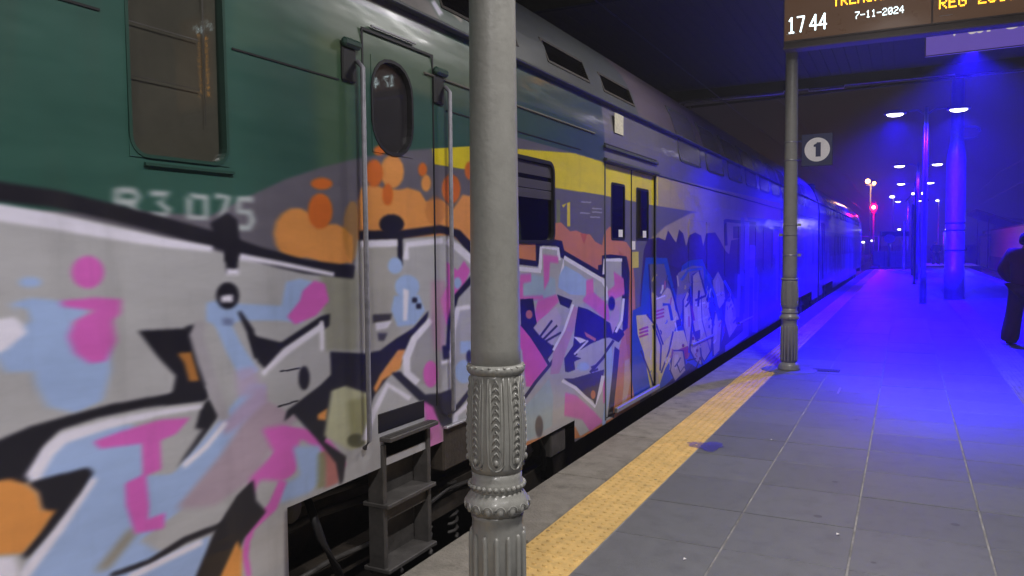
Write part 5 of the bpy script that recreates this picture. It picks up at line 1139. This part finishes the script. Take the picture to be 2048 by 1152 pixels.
def area(name, loc, rot, sx, sy, w, col, parent=None):
    l = bpy.data.lights.new(name, 'AREA'); l.shape = 'RECTANGLE'; l.size = sx; l.size_y = sy; l.energy = w; l.color = col; l.spread = R(150)
    o = bpy.data.objects.new(name, l); C.objects.link(o); o.location = loc; o.rotation_euler = rot; o.parent = parent; return o
WHITE = (1.0, .965, .955)
for i, (x, y, w_, lb) in enumerate([(.55, -2.4, 170, 'white tube light under the canopy behind the camera'), (.55, 1.9, 130, 'white tube light under the canopy above the nearest column'), (-.2, 7.0, 112, 'white tube light under the canopy before the departure board')]):
    t = thing('tube_light', lb, 'ceiling light', (x, y, 4.8), 'tube lights under the canopy')
    b = MB(); b.box(x - .09, y - .75, 4.80, x + .09, y + .75, 4.88, bev=.01); b.build('housing', M['white'], t)
    b = MB(); b.tube([(x, y - .7, 4.775), (x, y + .7, 4.775)], .018, 8); b.build('tube', M['white_led'], t)
    b = MB(); b.box(x - .01, y - .6, 4.88, x + .01, y - .58, 5.08); b.box(x - .01, y + .58, 4.88, x + .01, y + .6, 5.08); b.build('hanger', M['steel'], t)
    area('tube_light_glow', (0, 0, -.06), (0, 0, 0), .12, 1.4, w_, WHITE, t)

BLUE = (.010, .0, 1.0)
def spot(name, loc, w, ang, blend, col, parent=None, rot=(0, 0, 0), rad=.12):
    l = bpy.data.lights.new(name, 'SPOT'); l.energy = w; l.spot_size = R(ang); l.spot_blend = blend; l.color = col; l.shadow_soft_size = rad
    o = bpy.data.objects.new(name, l); C.objects.link(o); o.location = loc; o.rotation_euler = rot; o.parent = parent; return o
bl = thing('canopy_floodlight', 'blue floodlight under the canopy hidden behind the departure board', 'floodlight', (.9, 15.2, 4.86))
b = MB(); b.box(.7, 15.05, 4.86, 1.1, 15.35, 4.92, bev=.01); b.box(.88, 15.18, 4.92, .92, 15.22, 5.08); b.build('housing', M['iron'], bl)
b = MB(); b.box(.73, 15.08, 4.852, 1.07, 15.32, 4.859); b.build('lens', M['blue_led'], bl)
spot('floodlight_beam', (0, 0, -.05), 11000, 130, .5, BLUE, bl, (0, 0, 0))

# ------------------------------------------------------------------ lamp posts with two arms
PB = mat('galvanised_post', '8a8c92', rough=.4, var=.15, scale=10, metal=.3)
def lamp_post(x, y, label, w):
    t = thing('lamp_post', label, 'lamp post', (x, y, 0), 'twin armed platform lamp posts')
    b = MB(); b.lathe(x, y, [(0, .085), (.75, .08), (.8, .062), (3, .055), (5.05, .045)], 14); b.build('post', PB, t)
    for sg in (-1, 1):
        b = MB(); b.tube([(x, y, 4.85), (x + sg * .2, y, 5.0), (x + sg * .45, y, 4.99)], .022, 8); b.build('arm', PB, t)
        hd = MB(); cx = x + sg * .72
        hd.poly([(cx - .27, 4.95), (cx - .24, 4.935), (cx + .24, 4.935), (cx + .27, 4.95), (cx + .15, 5.02), (cx - .15, 5.02)], lambda u, v, d: (u, y + d, v), -.15, .15)
        h = hd.build('lamp_head', PB, t)
        b = MB(); b.ball((cx, y, 4.93), .2, 16, 8, (1, .62, .30))
        b.build('lens', M['blue_led'], h)
        spot('lamp_beam', (sg * .72, 0, 4.855), w, 156, .8, BLUE, t)
    return t
for y, lb in ((22.7, 'tall twin lamp post with bright blue lamps, nearest of its row'), (37.8, 'second twin blue lamp post along the platform'), (49, 'third twin blue lamp post along the platform'), (69, 'farthest twin blue lamp post beyond the barrier')):
    lamp_post(.41 if y < 60 else .1, y, lb, {22.7: 10000, 37.8: 9000, 49: 8000, 69: 8000}[y])

# tubular mast
ms = thing('tubular_mast', 'thick round steel mast with stepped collar right of the lamp posts', 'mast', (1.2, 24.6, 0))
b = MB(); b.lathe(1.2, 24.6, [(0, .25), (.85, .25), (.86, .235), (3.9, .235), (4.0, .225), (4.35, .17), (4.4, .165), (9.5, .13)], 28); b.build('pole', PB, ms)
for z in (1.35, 1.9, 2.1):
    b = MB(); b.lathe(1.2, 24.6, [(z, .242), (z + .04, .242)], 28); b.build('band', M['undergrey'], ms)
b = MB(); b.tube([(1.33, 24.6, 4.75), (1.62, 24.6, 4.72), (1.72, 24.6, 4.66), (1.74, 24.6, 4.58)], .03, 8); b.tube([(1.33, 24.6, 4.42), (1.55, 24.6, 4.40), (1.7, 24.6, 4.45)], .025, 8); b.build('bracket', PB, ms)

# dark mast with two white lamps and box
dm = thing('dark_post', 'dark post with two raised white lamps in the middle of the platform', 'post', (.45, 43, 0))
b = MB(); b.box(.22, 42.9, 0, .52, 43.1, 3.5, bev=.02); b.build('cabinet', M['under'], dm)
for sg in (-1, 1):
    b = MB(); b.tube([(.45, 43, 3.5), (.45 + sg * .1, 43, 3.85), (.45 + sg * .2, 43, 4.03)], .03, 6); b.tube([(.45 + sg * .2, 43, 4.03), (.45 + sg * .5, 43, 3.65)], .03, 6); b.build('arm', M['undergrey'], dm)
    b = MB(); b.ball((.47 + sg * .21, 42.95, 4.02), .06, 8, 6); b.build('lamp', M['blue_led'], dm)
for x, y, hh, lb in ((.30, 33.7, 3.6, 'slim pole between the first two lamp posts'), (.62, 47, 3.2, 'slim pole beside the dark post'), (-.12, 52, 2.9, 'thin pole near the end barrier')):
    b = MB(); b.lathe(x, y, [(0, .07), (.05, .07), (.06, .045), (hh, .04), (hh + .02, .0)], 10); tag(b.build('metal_pole', PB, org=(x, y, 0)), lb, 'pole')

# end of platform: barrier, ramp, signs
br = thing('end_barrier', 'low pale panelled barrier closing the far end of the platform', 'barrier', (-.7, 58, 0))
for i in range(4):
    b = MB(); x = -1.95 + i * .66; b.box(x, 58.0, 0, x + .63, 58.06, 1.1, bev=.01); b.build('panel', M['tile'], br)
for i in range(5):
    b = MB(); x = -1.96 + i * .66; b.box(x - .02, 57.97, 0, x + .02, 58.09, 1.16); b.build('post', PB, br)
kb = MB(); kb.box(-2.05, 54.5, 0, -1.55, 57.4, .16, bev=.02); tag(kb.build('kerb_block', mat('red_white_block', '9a6a70', rough=.8), org=(-1.8, 56, 0)), 'low pinkish block at the far platform edge beside the train', 'block')
rs = thing('round_sign', 'round pale sign on a short post before the end barrier', 'sign', (-1.0, 57.5, 0))
b = MB(); b.poly([(-1.0 + .34 * math.cos(t), 1.92 + .30 * math.sin(t)) for t in np.linspace(0, 2 * math.pi, 24)[:-1]], lambda u, v, d: (u, 57.5 + d, v), -.02, .02); b.build('disc', M['white'], rs)
b = MB(); b.tube([(-1.0, 57.55, 0), (-1.0, 57.55, 1.9)], .07, 8); b.build('post', PB, rs)
rc = thing('board_sign', 'long dark framed sign above the end barrier', 'sign', (-.6, 59.5, 0))
b = MB(); b.box(-1.5, 59.5, 2.1, .15, 59.54, 2.4); b.build('panel', M['navy'], rc)
b = MB(); b.ring([(-1.55, 2.05), (.2, 2.05), (.2, 2.45), (-1.55, 2.45)], [(-1.5, 2.1), (.15, 2.1), (.15, 2.4), (-1.5, 2.4)], lambda u, v, d: (u, 59.5 + d, v), -.02, .05); b.build('frame', PB, rc)
b = MB()
for x in (-1.6, .0): b.tube([(x, 59.55, 0), (x, 59.55, 2.45)], .04, 6)
b.build('post', PB, rc)

# signal and lights far down the line
DX = .52
sg = thing('railway_signal', 'tall railway signal showing a bright red light beyond the train', 'signal', (-3.0, 72, -1))
b = MB(); b.tube([(-3.0, 72, -1), (-3.0, 72, 4.6)], .07, 8); b.build('post', M['under'], sg)
b = MB(); b.box(-3.22, 71.95, 4.5, -2.78, 72.05, 5.5, bev=.05); b.build('head', M['black'], sg)
b = MB(); b.ball((-3.0, 71.93, 5.0), .30, 16, 8, (1, .3, 1)); b.build('lens', emit('red_lens_glass', (1, .01, .02), 5), sg)
b = MB(); b.ball((-3.0, 71.80, 5.0), .15, 12, 8, (1, .3, 1)); b.build('lens_core', M['red_led'], sg)
b = MB(); b.tube([(-3.0, 71.95, 5.40), (-3.0, 71.7, 5.40)], .10, 10, False); b.build('hood', M['black'], sg)
b = MB(); b.box(-3.95, 72.1, .9, -3.9, 72.2, 2.6); b.box(-2.6, 72.1, .9, -2.55, 72.2, 2.6); b.box(-3.95, 72.1, 2.55, -2.55, 72.2, 2.6); b.box(-3.95, 72.1, .9, -2.55, 72.2, .95); b.build('cage', PB, sg)
l = bpy.data.lights.new('signal_glow', 'POINT'); l.energy = 900; l.color = (1, .0, .05); l.shadow_soft_size = .1; o = bpy.data.objects.new('signal_glow', l); C.objects.link(o); o.location = (0, -.5, 6.0); o.parent = sg
sg.location = (-3.0 + DX, 72, -1.35)
fm = thing('floodlight_mast', 'tall mast with two glowing yellow floodlights above the red signal', 'light mast', (-5.3, 112, -1))
b = MB(); b.tube([(-5.3, 112, -1), (-5.3, 112, 10.4)], .11, 8); b.tube([(-5.8, 112, 10.3), (-4.8, 112, 10.1)], .08, 6); b.build('pole', PB, fm)
for x, z in ((-5.65, 10.75), (-4.9, 10.45)):
    b = MB(); b.ball((x, 111.8, z), .30 if x < -5 else .22, 10, 8); b.build('lamp', M['sodium'], fm)
l = bpy.data.lights.new('mast_glow', 'POINT'); l.energy = 500; l.color = (1, .5, .1); l.shadow_soft_size = .4; o = bpy.data.objects.new('mast_glow', l); C.objects.link(o); o.location = (0, -1.5, 11.4); o.parent = fm
fm.location = (-4.25, 112, -1.95)
# far small white lamps
wl = emit('far_white_lamp', (1, .97, 1), 4)
for x, y, z, s, lb in ((2.75, 66, 2.6, .16, 'round white lamp beside the waiting people'), (2.72, 66, 3.05, .11, 'small white lamp above the round lamp'), (2.3, 75, 5.2, .12, 'small white lamp left of the mast'), (3.6, 70, 4.6, .2, 'tilted white lamp near the mast'), (-4.3, 95, 1.8, .16, 'pale lamp on a thin post behind the train, left one'), (-3.35, 95, 1.95, .16, 'pale lamp on a thin post behind the train, right one'), (-.6, 80, 2.9, .13, 'small white lamp above the long dark sign'), (-1.3, 85, 6.2, .2, 'flat street lamp left of the poles')):
    t = thing('small_lamp', lb, 'lamp', (x, y, 0))
    b = MB(); b.tube([(x + .12, y + .15, -1 if y > 60 else 0), (x + .12, y + .15, z)], .05, 6); b.build('post', PB, t)
    b = MB(); b.ball((x, y, z), s, 8, 6, (1.2, 1, .7)); b.build('lamp', wl, t)
od = thing('far_departure_board', 'small far display with an orange lit line beside the round white lamp', 'display board', (3.4, 66, 2.3))
b = MB(); b.box(2.95, 66, 2.30, 3.9, 66.1, 2.75, bev=.02); b.build('housing', M['under'], od)
b = MB(); b.box(3.0, 65.985, 2.42, 3.85, 65.995, 2.50); b.build('led_line', M['orange_led'], od)
b = MB(); b.tube([(3.0, 66.05, 2.75), (3.0, 66.05, 3.9), (3.85, 66.05, 3.9), (3.85, 66.05, 2.75)], .03, 6); b.tube([(2.6, 66.3, -.5), (2.6, 66.3, 2.4)], .14, 10); b.build('frame', PB, od)
fl = bpy.data.lights.new('far_lamp_glow', 'POINT'); fl.energy = 60; fl.color = (1, .9, .8); fl.shadow_soft_size = .2; o = bpy.data.objects.new('far_lamp_glow', fl); C.objects.link(o); o.location = (.3, -1.2, .9); o.parent = od
b = MB(); b.box(1.2, 62, -.6, 4.6, 70, -.004); b.build('far_platform', M['lite'], kind='structure')

# catenary
ct = thing('catenary_portal', 'dark overhead line gantry crossing above the train beyond the canopy', 'gantry', (-4, 19.5, 4.8))
b = MB(); b.tube([(-8.5, 19.5, 4.95), (1.2, 19.5, 5.15)], .03, 8); b.tube([(-8.5, 19.5, 5.45), (1.2, 19.5, 5.65)], .03, 8)
b.build('cross_tube', M['beam'], ct)
b = MB()
for k in range(5): b.ball((-5.0 + .05 * k, 19.4 - .05 * k, 4.93), .055, 8, 5, (.6, 1, 1))
b.build('insulator', M['ceram'], ct)
b = MB(); b.tube([(-5.3, 19.5, 5.5), (-5.3, 19.5, 4.9)], .012, 5); b.tube([(-5.05, 19.5, 5.5), (-5.05, 19.5, 4.9)], .012, 5); b.build('dropper', M['wire'], ct)
b = MB(); b.tube([(-8.5, 19.5, -1.1), (-8.5, 19.5, 5.6)], .12, 10); b.build('mast', M['under'], ct)
cw = thing('overhead_wire', 'thin overhead contact wires above the train', 'wire', (-3.65, 50, 5))
for x, z in ((-3.65, 4.75), (-3.62, 5.9), (5.35, 4.75), (5.35, 5.9)):
    b = MB(); b.tube([(x, y, z + (.35 * ((y % 30) / 15 - 1) ** 2 if z > 5 else 0)) for y in range(-5, 175, 5)], .009, 5); b.build('wire', M['wire'], cw)

# ------------------------------------------------------------------ right side: wall, building, bank
rw = thing('retaining_wall', 'low pale tiled wall across the right hand track behind the person', 'wall', (7.3, 75, -1))
wb = MB(); wb.box(7.3, 48, -1.1, 7.6, 98, .30, bev=.01); wb.build('wall_base', M['conc'], rw)
me = MB().box(-.02, -.49, 0, .02, .49, .40, bev=.008).mesh('wall_tile', M['tile']); recalc(me)
for j in range(6):
    for i in range(46): inst(me, 'wall_tile', (.03, -26.5 + i * 1.0 + (.5 if j % 2 else 0) + .5, 1.32 + j * .41), rw)
wb = MB(); wb.box(7.36, 48, .30, 7.6, 98, 2.80); wb.build('wall_core', M['conc'], rw)
wb = MB(); wb.box(7.26, 48, 2.80, 7.66, 98, 2.88); wb.build('coping', M['conc'], rw)
hb = thing('trackside_building', 'dark low building with a sloping roof beyond the mast', 'building', (8.6, 93, -1))
b = MB(); b.box(7.2, 88, -1.1, 11.2, 98, 2.4); b.build('wall', M['tile'], hb)
b = MB(); b.poly([(5.9, 4.6), (11.9, 2.3), (11.9, 2.5), (5.9, 4.85)], lambda u, v, d: (u, 86 + d, v), 0, 13); b.build('roof', M['roofd'], hb)
b = MB(); b.box(5.9, 87.9, 2.3, 11.9, 88.0, 2.45); b.build('eaves_board', M['conc'], hb)
for x in (6.1, 7.0): MB().box(x, 87.5, -1.1, x + .12, 87.62, 4.4 - (x - 6) * .38).build('post', M['roofd'], hb)
# earth bank as terrain
V = []; F = []; nx, ny = 16, 60
for i in range(nx):
    for j in range(ny):
        x = 10.2 + i * 1.6; y = 5 + j * 3.2; h = min(1, i / 5.0) * (6.6 + 1.2 * math.sin(y * .07) + .8 * math.sin(y * .31 + i)) + rng.uniform(-.25, .25) * (i > 0)
        V.append((x, y, -1.12 + h * .95))
for i in range(nx - 1):
    for j in range(ny - 1): a = i * ny + j; F.append((a, a + ny, a + ny + 1, a + 1))
b = MB(); b.add(V, F, True); b.build('earth_bank', M['bank'], kind='structure')

# ------------------------------------------------------------------ people
def skinobj(name, verts, edges, rad, m, parent, lv=2):
    me = bpy.data.meshes.new(name); me.from_pydata(verts, edges, []); me.materials.append(m)
    o = bpy.data.objects.new(name, me); C.objects.link(o); o.parent = parent
    md = o.modifiers.new('skin', 'SKIN'); md.use_smooth_shade = True
    sv = me.skin_vertices[0].data if me.skin_vertices else None
    if sv is None:
        bmx = bmesh.new(); bmx.from_mesh(me); bmx.verts.layers.skin.verify(); bmx.to_mesh(me); bmx.free(); sv = me.skin_vertices[0].data
    for i, r in enumerate(rad): sv[i].radius = r if isinstance(r, tuple) else (r, r)
    sv[0].use_root = True
    s = o.modifiers.new('sub', 'SUBSURF'); s.levels = lv; s.render_levels = lv
    return o
def person(loc, rz, label, jacket, trous, group=None):
    t = thing('person', label, 'person', loc, group); t.rotation_euler = (0, 0, rz)
    t.scale = (1.12, 1.15, 1.0)
    # local: facing -Y, x right
    V = [(0, 0, .94), (0, .0, 1.08), (0, .01, 1.25), (0, .01, 1.40), (0, 0, 1.49), (0, -.01, 1.56), (0, -.02, 1.66),          # 0-6 torso neck head
         (-.10, 0, .90), (-.13, -.01, .50), (-.15, .03, .10), (-.16, -.10, .05),                                              # 7-10 left leg
         (.10, 0, .90), (.14, .0, .50), (.17, .05, .10), (.18, -.08, .05),                                                    # 11-14 right leg
         (-.17, .0, 1.40), (-.25, .04, 1.13), (-.17, -.10, .95), (-.14, -.14, .92),                                            # 15-18 left arm, hand at the pocket
         (.17, .0, 1.40), (.25, .04, 1.13), (.17, -.10, .95), (.14, -.14, .92)]
    Eg = [(0, 1), (1, 2), (2, 3), (3, 4), (4, 5), (5, 6), (0, 7), (7, 8), (8, 9), (9, 10), (0, 11), (11, 12), (12, 13), (13, 14), (3, 15), (15, 16), (16, 17), (17, 18), (3, 19), (19, 20), (20, 21), (21, 22)]
    rd = [(.10, .08), (.10, .08), (.12, .09), (.13, .09), .05, .07, (.082, .10), .085, .06, .042, .035, .085, .06, .042, .035, .05, .042, .032, .026, .05, .042, .032, .026]
    skinobj('body', V, Eg, rd, M['skin'], t)
    # jacket
    JV = [(0, 0, .84), (0, .0, 1.0), (0, .01, 1.2), (0, .01, 1.38), (0, .01, 1.47), (-.18, .0, 1.39), (-.28, .05, 1.14), (-.20, -.08, .97), (.18, 0, 1.39), (.28, .05, 1.14), (.20, -.08, .97)]
    JE = [(0, 1), (1, 2), (2, 3), (3, 4), (3, 5), (5, 6), (6, 7), (3, 8), (8, 9), (9, 10)]
    skinobj('jacket', JV, JE, [(.20, .155), (.215, .165), (.22, .17), (.18, .14), (.11, .10), .105, .095, .075, .105, .095, .075], jacket, t)
    TV = [(0, 0, .95), (-.10, 0, .86), (-.135, -.01, .50), (-.155, .03, .12), (.10, 0, .86), (.145, 0, .50), (.175, .05, .12), (-.155, .03, .04), (.175, .05, .04)]
    TE = [(0, 1), (1, 2), (2, 3), (0, 4), (4, 5), (5, 6), (3, 7), (6, 8)]
    skinobj('trousers', TV, TE, [(.19, .14), (.125, .12), (.11, .105), .125, (.125, .12), (.11, .105), .125, .105, .105], trous, t)
    for sx, yy in ((-.16, .0), (.18, .02)):
        SV = [(sx, yy + .06, .045), (sx, yy - .05, .05), (sx, yy - .17, .035)]
        skinobj('shoe', SV, [(0, 1), (1, 2)], [(.05, .04), (.055, .045), (.048, .03)], M['navyc'], t, 2)
    skinobj('hood', [(0, .02, 1.50), (0, .03, 1.62), (0, .02, 1.72)], [(0, 1), (1, 2)], [(.11, .09), (.105, .115), (.07, .08)], M['navyc'], t)
    # face details and hands
    b = MB(); b.ball((0, -.125, 1.66), .017, 8, 6, (.8, 1.3, 1.3)); b.build('nose', M['skin'], t, org=(0, 0, 0))
    for sx in (-1, 1):
        b = MB(); b.ball((sx * .033, -.108, 1.685), .012, 8, 6); b.build('eye', M['white'], t, org=(0, 0, 0))
        b = MB(); b.ball((sx * .088, -.02, 1.665), .022, 8, 6, (.4, .8, 1.3)); b.build('ear', M['skin'], t, org=(0, 0, 0))
        b = MB()
        for k in range(4): b.tube([(sx * (.14 - .012 * k), -.15, .925), (sx * (.135 - .014 * k), -.185, .90 - .004 * k), (sx * (.12 - .014 * k), -.19, .87 + .004 * abs(k - 1.5))], [.010, .009, .007], 6)
        b.tube([(sx * .155, -.13, .93), (sx * .165, -.16, .90), (sx * .158, -.175, .88)], [.011, .010, .008], 6); b.build('fingers', M['skin'], t, org=(0, 0, 0))
    b = MB(); b.ball((0, -.112, 1.625), .018, 8, 5, (1.2, .4, .4)); b.build('mouth', mat('lips', '8a4a44'), t, org=(0, 0, 0))
    return t
person((1.63, 13.85, 0), R(155), 'person in dark red jacket and maroon trousers standing at the right picture edge', M['red'], M['trous'])
person((2.0, 66.2, 0), R(20), 'far person in dark clothes at left of the waiting group', M['navyc'], M['navyc'], 'far waiting people')
person((2.95, 66.6, 0), R(-30), 'far person in a pale jacket under the orange display', mat('pale_jacket', '8a7a66', rough=.9), M['navyc'], 'far waiting people')
person((3.7, 67.2, 0), R(10), 'far person in dark clothes at right of the waiting group', M['navyc'], M['navyc'], 'far waiting people')

# ------------------------------------------------------------------ haze volume added to give the lamps their halos
HAZE = 0.003
hz = MB(); hz.box(-42, -14, -2.4, 46, 190, 14)
hm = bpy.data.materials.new('halo_haze'); hm.use_nodes = True; n = hm.node_tree.nodes; n.clear()
o_ = n.new('ShaderNodeOutputMaterial'); pv = n.new('ShaderNodeVolumePrincipled'); pv.inputs['Density'].default_value = HAZE; pv.inputs['Color'].default_value = (.9, .9, .95, 1); pv.inputs['Anisotropy'].default_value = .3
hm.node_tree.links.new(pv.outputs[0], o_.inputs['Volume'])
hz.build('haze', hm, kind='stuff')
